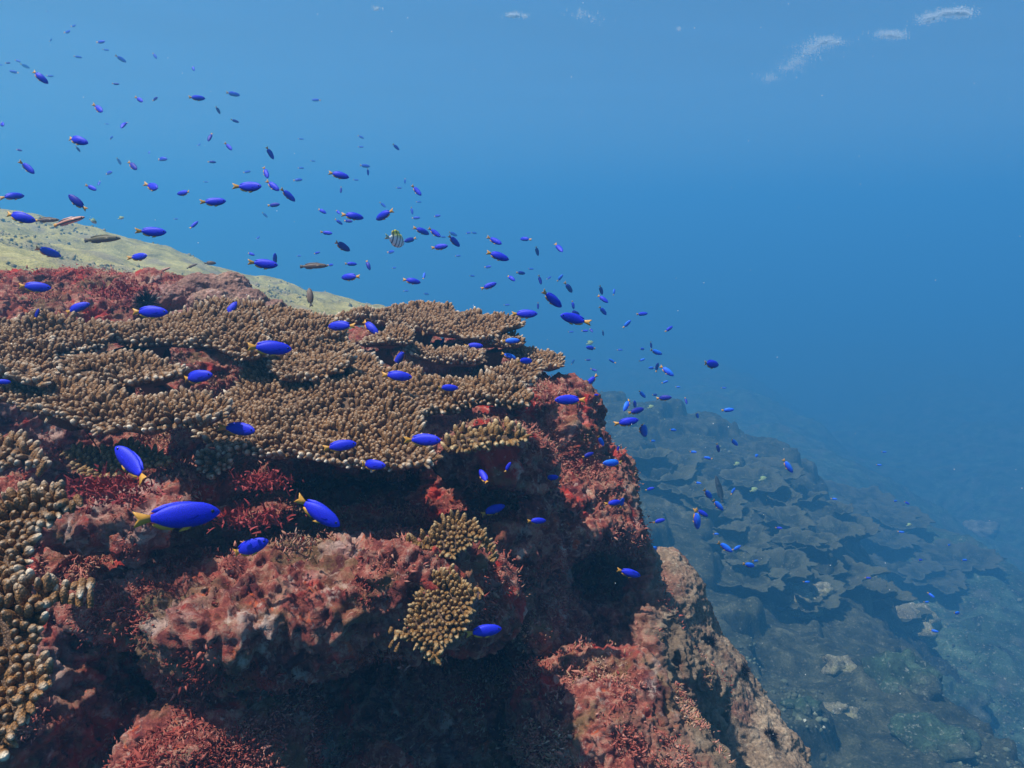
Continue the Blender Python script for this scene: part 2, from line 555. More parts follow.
def surface_nets(f, lo, h):
    s = f < 0
    nx, ny, nz = f.shape
    c = np.zeros((nx - 1, ny - 1, nz - 1), np.int8)
    for dx in (0, 1):
        for dy in (0, 1):
            for dz in (0, 1):
                c += s[dx:nx - 1 + dx, dy:ny - 1 + dy, dz:nz - 1 + dz]
    act = (c > 0) & (c < 8)
    idx = np.argwhere(act)
    num = np.full(c.shape, -1, np.int32)
    num[act] = np.arange(len(idx))
    acc = np.zeros((len(idx), 3), np.float32); cnt = np.zeros(len(idx), np.float32)
    corners = [(a, b, d) for a in (0, 1) for b in (0, 1) for d in (0, 1)]
    val = {k: f[idx[:, 0] + k[0], idx[:, 1] + k[1], idx[:, 2] + k[2]] for k in corners}
    for k in corners:
        for ax in range(3):
            if k[ax] == 0:
                k2 = list(k); k2[ax] = 1; k2 = tuple(k2)
                a, b = val[k], val[k2]
                cr = (a < 0) != (b < 0)
                t = np.where(cr, a / np.where(cr, a - b, 1), 0)
                p = np.zeros((len(idx), 3), np.float32) + np.array(k, np.float32)
                p[:, ax] = t
                acc[cr] += p[cr]; cnt[cr] += 1
    v = (idx + acc / cnt[:, None]) * h + np.array(lo)
    quads = []
    for ax in range(3):
        u, w = (ax + 1) % 3, (ax + 2) % 3
        sl0 = [slice(None)] * 3; sl1 = [slice(None)] * 3
        sl0[ax] = slice(0, -1); sl1[ax] = slice(1, None)
        a, b = s[tuple(sl0)], s[tuple(sl1)]
        e = np.argwhere(a != b)
        ok = (e[:, u] > 0) & (e[:, w] > 0) & (e[:, u] < f.shape[u] - 1) & (e[:, w] < f.shape[w] - 1)
        e = e[ok]
        flip = a[tuple(e.T)]
        def g(du, dw):
            q = e.copy(); q[:, u] -= du; q[:, w] -= dw
            return num[tuple(q.T)]
        q = np.stack([g(1, 1), g(0, 1), g(0, 0), g(1, 0)], -1)
        q[flip] = q[flip][:, ::-1]
        quads.append(q)
    return v, np.concatenate(quads)


def px_blob(px, py, d, rx, ry, rd):
    """ellipsoid in camera axes: centre at a pixel and depth, radii rx, ry given in photo pixels at that depth"""
    return ((px - 512) / F * d, (384 - py) / F * d, d, rx / F * d, ry / F * d, rd)


def sdf_mesh(blobs, cuts, lo, hi, h, amps, k=0.05, seed=1):
    lo = np.array(lo); n = np.ceil((np.array(hi) - lo) / h).astype(int) + 1
    ax = [(lo[i] + np.arange(n[i]) * h).astype(np.float32) for i in range(3)]
    X, Y, Z = np.meshgrid(*ax, indexing='ij', sparse=True)

    def ell(b):
        cx, cy, cz, rx, ry, rz = b
        a, bb, c = (X - cx), (Y - cy), (Z - cz)
        k0 = np.sqrt((a / rx) ** 2 + (bb / ry) ** 2 + (c / rz) ** 2)
        k1 = np.sqrt((a / rx ** 2) ** 2 + (bb / ry ** 2) ** 2 + (c / rz ** 2) ** 2)
        return (k0 * (k0 - 1) / np.maximum(k1, 1e-4)).astype(np.float32)
    f = None
    for b in blobs:
        e = ell(b)
        if f is None: f = e
        else:
            hh = np.clip(0.5 + 0.5 * (f - e) / k, 0, 1)
            f = f + (e - f) * hh - k * hh * (1 - hh)
    for b in cuts:
        e = -ell(b)
        kk = 0.03
        hh = np.clip(0.5 - 0.5 * (f - e) / kk, 0, 1)
        f = f + (e - f) * hh + kk * hh * (1 - hh)
    for j, (freq, amp) in enumerate(amps):
        nz = up_noise(tuple(n), lo, h, freq, seed * 31 + j)
        f = f + amp * (nz if j else -np.abs(nz) * 1.0 + 0.4)
    return surface_nets(f, lo, h)


def vnormals(v, q):
    nn = np.zeros_like(v)
    fn = np.cross(v[q[:, 2]] - v[q[:, 0]], v[q[:, 3]] - v[q[:, 1]])
    for j in range(4): np.add.at(nn, q[:, j], fn)
    return nn / np.maximum(np.linalg.norm(nn, axis=1, keepdims=True), 1e-9)


def rock_object(name, blobs, cuts, lo, hi, h, amps, mat, seed, k=0.05, fine=0.014, tex_scale=0.008, levels=2, parent=None, nod=0.046, nod_scale=0.03):
    v, q = sdf_mesh(blobs, cuts, lo, hi, h, amps, k, seed)
    n = vnormals(v, q)
    v = v + n * (0.35 * h * fbm(v, 0.6 / h, 2, seed)[:, None])
    w = v @ CAMM.T
    o = mesh(name, w, [q], mat, parent=parent)
    sm = o.modifiers.new('subdivision', 'SUBSURF'); sm.levels = sm.render_levels = levels
    t2 = bpy.data.textures.new(name + '_nodules', 'CLOUDS')
    t2.noise_scale = nod_scale; t2.noise_depth = 2; t2.noise_type = 'HARD_NOISE'; t2.noise_basis = 'ORIGINAL_PERLIN'
    d2 = o.modifiers.new('nodules', 'DISPLACE'); d2.texture = t2; d2.strength = -nod; d2.mid_level = 0.4
    d2.texture_coords = 'LOCAL'
    tx = bpy.data.textures.new(name + '_relief', 'CLOUDS')
    tx.noise_scale = tex_scale; tx.noise_depth = 3; tx.noise_basis = 'ORIGINAL_PERLIN'
    dm = o.modifiers.new('relief', 'DISPLACE'); dm.texture = tx; dm.strength = fine; dm.mid_level = 0.5
    dm.texture_coords = 'LOCAL'
    ev = o.evaluated_get(bpy.context.evaluated_depsgraph_get())
    me = ev.to_mesh()
    w = np.empty(len(me.vertices) * 3, np.float32); me.vertices.foreach_get('co', w); w = w.reshape(-1, 3)
    q = np.empty(len(me.loops), np.int32); me.loops.foreach_get('vertex_index', q); q = q.reshape(-1, 4)
    ev.to_mesh_clear()
    return o, w.astype(float), q


REEF_BLOBS = [px_blob(*b) for b in [
    (40, 425, 1.95, 330, 140, 0.60),
    (-180, 520, 1.6, 260, 190, 0.50),
    (300, 525, 1.70, 300, 125, 0.42),
    (420, 420, 1.95, 150, 80, 0.35),
    (532, 515, 1.70, 90, 130, 0.33),
    (548, 575, 1.52, 108, 85, 0.30),
    (595, 720, 1.50, 100, 165, 0.26),
    (290, 585, 1.06, 205, 55, 0.21),
    (440, 570, 1.02, 60, 45, 0.13),
    (180, 510, 1.08, 130, 34, 0.17),
    (30, 660, 1.12, 125, 190, 0.28),
    (400, 740, 1.52, 320, 190, 0.34),
    (390, 800, 1.0, 45, 48, 0.12),
    (492, 505, 1.36, 64, 72, 0.20),
    (592, 520, 1.62, 48, 80, 0.2),
    (562, 430, 1.62, 34, 40, 0.2),
]]
REEF_CUTS = [px_blob(*b) for b in [(622, 615, 1.22, 58, 58, 0.30), (320, 500, 1.2, 215, 34, 0.28), (485, 424, 1.14, 62, 15, 0.12), (205, 366, 1.28, 46, 13, 0.12), (460, 376, 1.6, 75, 13, 0.16), (470, 690, 1.1, 70, 70, 0.25), (560, 610, 1.2, 40, 30, 0.12)]]
reef, reef_v, reef_q = rock_object('reef', REEF_BLOBS, REEF_CUTS, (-2.0, -1.35, 0.70), (0.78, 0.45, 2.70), 0.0115,
                                   [(7.0, 0.050), (16.0, 0.028), (38.0, 0.013)], M['reef'], 3)
tag(reef, kind='structure')

# loose rocks in the foreground
def rock_thing(name, label, cat, blobs, mat, seed, h=0.008, cuts=(), amps=((11, 0.03), (26, 0.016), (60, 0.006)), k=0.04, fine=0.012, tex=0.008, nod=0.028, nods=0.03):
    bl = [px_blob(*b) for b in blobs]
    a = np.array(bl)
    lo = (a[:, :3] - a[:, 3:]).min(0) - 0.08
    hi = (a[:, :3] + a[:, 3:]).max(0) + 0.08
    o, v, q = rock_object(name, bl, [px_blob(*c) for c in cuts], lo, hi, h, amps, mat, seed, k, fine, tex, 2, None, nod, nods)
    tag(o, label, cat)
    return o, v, q


boulder_a = rock_thing('boulder', 'red encrusted boulder in the lower left, below the overhanging red ledge', 'boulder',
                       [(235, 750, 0.95, 75, 78, 0.13), (185, 770, 0.96, 55, 70, 0.12)], M['reef'], 21)
boulder_b = rock_thing('boulder', 'wine red boulder with white specks at bottom centre, before the tan rock', 'boulder',
                       [(610, 745, 1.15, 75, 88, 0.16), (670, 790, 1.13, 65, 70, 0.16), (560, 720, 1.2, 40, 62, 0.12)], M['reef'], 22)
tan = rock_thing('rock', 'tall tan rock with dark urchin holes sloping down beside the red reef', 'rock',
                 [(662, 640, 2.02, 46, 92, 0.25), (690, 730, 1.95, 66, 110, 0.28), (735, 800, 1.86, 76, 105, 0.28)],
                 M['tan_rock'], 23, 0.012, amps=((9, 0.03), (24, 0.016), (50, 0.007)), nod=0.03, nods=0.05)
head = rock_thing('coral_head', 'lumpy pinkish brown coral head on the reef crest behind the table corals', 'coral',
                  [(175, 300, 1.62, 18, 14, .04), (200, 290, 1.66, 26, 15, .05), (232, 292, 1.66, 20, 16, .05), (250, 303, 1.64, 18, 14, .04),
                   (213, 303, 1.60, 22, 15, .04), (150, 303, 1.62, 14, 10, .03), (275, 308, 1.66, 14, 9, .04), (225, 318, 1.62, 60, 14, .06)],
                  M['head'], 24, 0.006, amps=((26, 0.012), (60, 0.004)), k=0.012, fine=0.006, tex=0.008, nod=0.012, nods=0.02)


# granular crust on the lit rock
def crust(name, v, q, count, size, near, seed, parent=None, mat=None):
    tall = 3.0 if size < 0.004 else 1.15
    r = np.random.default_rng(seed)
    n = vnormals(v, q)
    ctr = v[q].mean(1); nn = n[q].mean(1)
    dist = np.linalg.norm(ctr, axis=1)
    face_cam = np.einsum('ij,ij->i', nn, -ctr / dist[:, None]) > -0.15
    cl = fbm(ctr, 18 if size < 0.01 else 0.8, 3, seed)
    w = face_cam * np.clip(2.0 * cl - 0.1, 0.0, 2) / dist ** 1.0 * (dist < near)
    pick = r.choice(len(q), count, p=w / w.sum())
    c = ctr[pick] + r.normal(0, 0.005, (count, 3))
    d = nn[pick] + r.normal(0, 0.45, (count, 3)); d /= np.linalg.norm(d, axis=1, keepdims=True)
    sz = size * np.exp(r.normal(0, 0.38, count))
    t = np.cross(d, r.normal(0, 1, (count, 3))); t /= np.linalg.norm(t, axis=1, keepdims=True)
    bt = np.cross(d, t)
    ring = 5
    vs = []
    for hgt, rad in ((-0.6, 0.8), (0.5, 1.0)):
        for j in range(ring):
            an = 2 * math.pi * j / ring + (0.6 if hgt > 0 else 0)
            rr = rad * sz * (0.75 if tall > 2 else 1) * r.uniform(0.55, 1.35, count)
            vs.append(c + d * (hgt * sz)[:, None] + t * (rr * math.cos(an))[:, None] + bt * (rr * math.sin(an))[:, None])
    vs.append(c + d * (tall * sz * r.uniform(0.7, 1.7, count))[:, None])
    V = np.stack(vs, 1)
    nv = V.shape[1]
    base = np.arange(count)[:, None, None] * nv
    qd = np.array([[j, (j + 1) % ring, ring + (j + 1) % ring, ring + j] for j in range(ring)])
    td = np.array([[ring + j, ring + (j + 1) % ring, 2 * ring] for j in range(ring)])
    region = 0.54 + 0.30 * fbm(c, 7, 3, seed + 5)
    hue = np.clip(region - 0.08 + r.normal(0, 0.12, count), 0, 1)
    return mesh(name, V.reshape(-1, 3), [(base + qd[None]).reshape(-1, 4), (base + td[None]).reshape(-1, 3)], mat or M['crust'],
                attrs={'hue': np.repeat(hue, nv)}, parent=parent, smooth=True)


cr = crust('algae_crust', reef_v, reef_q, 150000, 0.00105, 2.4, 41); tag(cr, kind='stuff')
crust('algae_crust', boulder_a[1], boulder_a[2], 15000, 0.0010, 2, 42, boulder_a[0])['kind'] = 'stuff'
crust('algae_crust', boulder_b[1], boulder_b[2], 18000, 0.0011, 2, 43, boulder_b[0])['kind'] = 'stuff'


m, nt, b = new_mat('seabed_rubble')
a = N(nt, 'ShaderNodeAttribute', attribute_name='hue')
c = ramp(nt, a.outputs['Fac'], [(0.0, (0.03, 0.035, 0.025)), (0.4, (0.07, 0.085, 0.05)), (0.6, (0.11, 0.13, 0.08)), (0.85, (0.2, 0.22, 0.14)), (1.0, (0.42, 0.42, 0.32))])
nt.links.new(c, b.inputs['Base Color']); b.inputs['Roughness'].default_value = 0.9
rub0 = crust('rubble', sp_v, sp_q, 9000, 0.012, 20, 46, None, m); tag(rub0, kind='stuff')
rub = crust('rubble', sb_v, sb_q, 7000, 0.016, 30, 44, None, m); tag(rub, kind='stuff')

m, nt, b = new_mat('slope_turf')
a = N(nt, 'ShaderNodeAttribute', attribute_name='hue')
c = ramp(nt, a.outputs['Fac'], [(0.0, (0.07, 0.05, 0.02)), (0.4, (0.20, 0.15, 0.05)), (0.6, (0.38, 0.30, 0.11)), (0.85, (0.3, 0.2, 0.12)), (1.0, (0.6, 0.52, 0.3))])
nt.links.new(c, b.inputs['Base Color']); b.inputs['Roughness'].default_value = 0.9
tt_ = crust('turf', tf_v, tf_q, 9000, 0.010, 20, 45, None, m); tag(tt_, kind='stuff')

# ------------------------------------------------------------------ table corals
def poly_sd(pts, poly):
    """distance to polygon edge (positive inside) and outward direction"""
    a = poly; b = np.roll(poly, -1, 0)
    best = np.full(len(pts), 1e9); out = np.zeros((len(pts), 2))
    inside = np.zeros(len(pts), bool)
    for i in range(len(a)):
        ab = b[i] - a[i]
        t = np.clip(((pts - a[i]) @ ab) / max(ab @ ab, 1e-12), 0, 1)
        cpt = a[i] + t[:, None] * ab
        dv = cpt - pts
        d = np.hypot(dv[:, 0], dv[:, 1])
        m_ = d < best
        best[m_] = d[m_]; out[m_] = dv[m_]
        yc = (a[i, 1] > pts[:, 1]) != (b[i, 1] > pts[:, 1])
        with np.errstate(divide='ignore', invalid='ignore'):
            xi = (b[i, 0] - a[i, 0]) * (pts[:, 1] - a[i, 1]) / (b[i, 1] - a[i, 1]) + a[i, 0]
        inside ^= yc & (pts[:, 0] < xi)
    o = out / np.maximum(best, 1e-9)[:, None]
    o[~inside] *= -1
    return np.where(inside, best, -best), o


def resample(poly, step, jit, r):
    out = []
    for i in range(len(poly)):
        a, b = poly[i], poly[(i + 1) % len(poly)]
        L = np.linalg.norm(b - a); k = max(1, int(L / step))
        for j in range(k): out.append(a + (b - a) * j / k)
    p = np.array(out)
    q = 0.5 * p + 0.25 * np.roll(p, 1, 0) + 0.25 * np.roll(p, -1, 0)
    return q + r.normal(0, jit, q.shape)


def knobs(base, direction, length, radius, tipv, r, ring=7):
    """rounded branchlets; returns vertices, quads, tris, tip attribute"""
    n = len(base)
    t = np.cross(direction, r.normal(0, 1, (n, 3))); t /= np.linalg.norm(t, axis=1, keepdims=True)
    bt = np.cross(direction, t)
    prof = [(-0.15, 0.98), (0.28, 1.04), (0.60, 0.90), (0.88, 0.52)]
    vs, tp = [], []
    for hgt, rad in prof:
        for j in range(ring):
            an = 2 * math.pi * j / ring
            rr = radius * rad * r.uniform(0.85, 1.15, n)
            vs.append(base + direction * (length * hgt)[:, None] + t * (rr * math.cos(an))[:, None] + bt * (rr * math.sin(an))[:, None])
            tp.append(tipv * max(0.0, (hgt - 0.45) / 0.5))
    vs.append(base + direction * (length * 1.02)[:, None]); tp.append(np.maximum(tipv, 0.32))
    V = np.stack(vs, 1); T = np.stack(tp, 1)
    nv = V.shape[1]; k = len(prof)
    bs = np.arange(n)[:, None, None] * nv
    qd = np.array([[l * ring + j, l * ring + (j + 1) % ring, (l + 1) * ring + (j + 1) % ring, (l + 1) * ring + j] for l in range(k - 1) for j in range(ring)])
    td = np.array([[(k - 1) * ring + j, (k - 1) * ring + (j + 1) % ring, k * ring] for j in range(ring)])
    return V.reshape(-1, 3), (bs + qd[None]).reshape(-1, 4), (bs + td[None]).reshape(-1, 3), np.clip(T.reshape(-1), 0, 1)


def table_coral(label, outline, ref, slope, spacing=0.0082, mat=None, name='table_coral', seed=1, thick=0.03, warp=0.014,
                klen=1.0, rim_len=1.25, side=0.0, jitter=0.003, stalk=None, tip=1.0, ring=7, out_reach=0.022):
    r = np.random.default_rng(seed)
    mat = mat or M['coral']
    p0 = P(*ref); s = math.tan(R(slope))
    pts = []
    for (px, py) in outline:
        d = CR * ((px - 512) / F) + CU * ((384 - py) / F) + CF
        # plane z = z0 + s (y - y0) + side (x - x0)
        t = (p0[2] - s * p0[1] - side * p0[0]) / (d[2] - s * d[1] - side * d[0])
        pts.append((d * t)[:2])
    poly = resample(np.array(pts), 0.022, jitter, r)
    nrm = np.array([-side, -s, 1.0]); nrm /= np.linalg.norm(nrm)
    def top(xy):
        q = np.concatenate([xy, np.zeros((len(xy), 1))], 1)
        return p0[2] + s * (xy[:, 1] - p0[1]) + side * (xy[:, 0] - p0[0]) + warp * fbm(q, 9, 3, seed)
    lo, hi = poly.min(0) - 0.01, poly.max(0) + 0.01
    c = np.array([(lo[0] + hi[0]) / 2, (lo[1] + hi[1]) / 2])
    base_z = top(c[None])[0] - thick * 1.5
    origin = np.array([c[0], c[1], base_z])
    root = empty(name, origin)
    tag(root, label, 'coral')
    # --- plate body
    g = max(spacing * 0.7, 0.004)
    xs = np.arange(lo[0], hi[0], g); ys = np.arange(lo[1], hi[1], g)
    X, Y = np.meshgrid(xs, ys)
    pp = np.stack([X.ravel(), Y.ravel()], 1)
    sd, _ = poly_sd(pp, poly)
    # pull outside grid points next to the edge onto it
    z = top(pp)
    th = np.clip(0.006 + 0.35 * np.maximum(sd, 0), 0.006, thick)
    nx, ny = len(xs), len(ys)
    I = np.arange(nx * ny).reshape(ny, nx)
    ok = (sd > 0.45 * spacing).reshape(ny, nx)
    cell = ok[:-1, :-1] & ok[:-1, 1:] & ok[1:, 1:] & ok[1:, :-1]
    q = np.stack([I[:-1, :-1], I[:-1, 1:], I[1:, 1:], I[1:, :-1]], -1)[cell]
    nv = nx * ny
    topv = np.stack([pp[:, 0], pp[:, 1], z], 1)
    botv = topv - nrm * th[:, None]
    quads = [q, q[:, ::-1] + nv]
    pc = np.pad(cell, 1)
    for (dy, dx, (a, b)) in ((0, -1, ((1, 0), (0, 0))), (0, 1, ((0, 1), (1, 1))), (-1, 0, ((0, 0), (0, 1))), (1, 0, ((1, 1), (1, 0)))):
        nb = pc[1 + dy:1 + dy + ny - 1, 1 + dx:1 + dx + nx - 1]
        e = np.argwhere(cell & ~nb)
        if len(e):
            ia = I[e[:, 0] + a[0], e[:, 1] + a[1]]; ib = I[e[:, 0] + b[0], e[:, 1] + b[1]]
            quads.append(np.stack([ib, ia, ia + nv, ib + nv], -1))
    V = np.concatenate([topv, botv]) - origin
    Q = np.concatenate(quads)
    used = np.unique(Q); remap = np.full(len(V), -1); remap[used] = np.arange(len(used))
    mesh('plate', V[used], [remap[Q]], M['coral_base'], parent=root, attrs={'tip': np.zeros(len(used))})
    # --- branchlets
    sx, sy = spacing, spacing * 0.866 * math.cos(math.atan(s))
    gx = np.arange(lo[0], hi[0], sx); gy = np.arange(lo[1], hi[1], sy)
    X, Y = np.meshgrid(gx, gy); X = X + (np.arange(len(gy)) % 2)[:, None] * sx / 2
    kp = np.stack([X.ravel(), Y.ravel()], 1) + r.normal(0, spacing * 0.21, (X.size, 2)) * (1, math.cos(math.atan(s)))
    sd, out = poly_sd(kp, poly)
    hole = fbm(np.concatenate([kp, kp[:, :1] * 0], 1), 26, 3, seed + 9)
    keep = (sd > 0.001) & ((hole > -1.15) | (sd < 0.015))
    kp, sd, out = kp[keep], sd[keep], out[keep]
    rim = np.exp(-sd / out_reach)
    b3 = np.stack([kp[:, 0], kp[:, 1], top(kp)], 1)
    o3 = np.concatenate([out, (s * out[:, 1] + side * out[:, 0])[:, None]], 1)
    lump = fbm(b3, 30, 3, seed + 3)
    b3 = b3 + nrm * (0.007 * np.maximum(lump, -0.15))[:, None]
    dr = nrm * (1 - 0.4 * rim)[:, None] + o3 * (0.6 * rim)[:, None] + r.normal(0, 0.17, (len(kp), 3))
    dr /= np.linalg.norm(dr, axis=1, keepdims=True)
    ln = spacing * 0.92 * klen * (1 + (rim_len - 1) * rim) * r.uniform(0.75, 1.3, len(kp)) * (1 + 0.4 * lump)
    rad = spacing * 0.47 * r.uniform(0.82, 1.14, len(kp))
    tv = np.clip((rim - 0.55) * 2.2, 0, 1) * r.uniform(0.1, 1.0, len(kp)) * tip + 0.16 * r.random(len(kp)) ** 2
    # rim fringe
    L = np.linalg.norm(np.roll(poly, -1, 0) - poly, axis=1).sum()
    nf = int(L / (spacing * 0.85))
    cum = np.concatenate([[0], np.cumsum(np.linalg.norm(np.roll(poly, -1, 0) - poly, axis=1))])
    pc2 = np.concatenate([poly, poly[:1]])
    u = (np.arange(nf) + r.uniform(-0.3, 0.3, nf)) / nf * L
    fx = np.interp(u % L, cum, pc2[:, 0]); fy = np.interp(u % L, cum, pc2[:, 1])
    fp = np.stack([fx, fy], 1)
    _, fo = poly_sd(fp + 1e-6, poly)
    i = np.searchsorted(cum, u % L) - 1; i = np.clip(i, 0, len(poly) - 1)
    tg = np.roll(poly, -1, 0)[i] - poly[i]
    no = np.stack([tg[:, 1], -tg[:, 0]], 1); no /= np.maximum(np.linalg.norm(no, axis=1, keepdims=True), 1e-9)
    area = 0.5 * np.sum(poly[:, 0] * np.roll(poly[:, 1], -1) - np.roll(poly[:, 0], -1) * poly[:, 1])
    if area < 0: no = -no
    fp = fp - no * spacing * 0.9
    fb = np.stack([fp[:, 0], fp[:, 1], top(fp) - 0.003], 1)
    fd = np.concatenate([no, (s * no[:, 1] + side * no[:, 0])[:, None]], 1) + nrm * r.uniform(0.1, 0.9, nf)[:, None] + r.normal(0, 0.2, (nf, 3))
    fd /= np.linalg.norm(fd, axis=1, keepdims=True)
    B = np.concatenate([b3, fb]); D = np.concatenate([dr, fd])
    LN = np.concatenate([ln, spacing * 1.05 * rim_len * r.uniform(0.5, 1.6, nf)])
    RD = np.concatenate([rad, spacing * 0.40 * r.uniform(0.75, 1.15, nf)])
    TV = np.concatenate([tv, r.uniform(0.0, 1.0, nf) ** 2.0 * tip])
    v, q4, t3, ta = knobs(B, D, LN, RD, TV, r, ring)
    mesh('branchlets', v - origin, [q4, t3], mat, parent=root, attrs={'tip': ta})
    # --- stalk joining the plate to the rock behind and below
    if stalk:
        spx, spy, sd_, rt, rb, ht = stalk
        tp = P(spx, spy, sd_) ; tp = np.array([tp[0], tp[1], top(np.array([[tp[0], tp[1]]]))[0] - 0.01])
        rings, seg = 7, 16
        vs = []
        for a in range(rings):
            tt = a / (rings - 1)
            rr = 0.5 * rt * (1 - tt) ** 2 + 0.5 * rb
            for j in range(seg):
                an = 2 * math.pi * j / seg
                v_ = tp + np.array([rr * math.cos(an), rr * math.sin(an), 0])
                if tt == 0 or True:
                    for _ in range(6):
                        if poly_sd(v_[None, :2], poly)[0][0] > 0.018: break
                        v_[:2] = 0.5 * (v_[:2] + c)
                v_[1] += 0.14 * tt * tt
                v_[2] = (top(v_[None, :2])[0] - 0.022) * (1 - tt) + (tp[2] - ht) * tt
                vs.append(v_)
        vs = np.array(vs); vs += (0.012 * fbm(vs, 20, 2, seed))[:, None] * np.array([1, 1, 0])
        qs = [[a * seg + j, a * seg + (j + 1) % seg, (a + 1) * seg + (j + 1) % seg, (a + 1) * seg + j] for a in range(rings - 1) for j in range(seg)]
        qs = np.array(qs)[:, ::-1]
        mesh('stalk', vs - origin, [qs], M['coral_base'], parent=root, attrs={'tip': np.zeros(len(vs))})
    return root


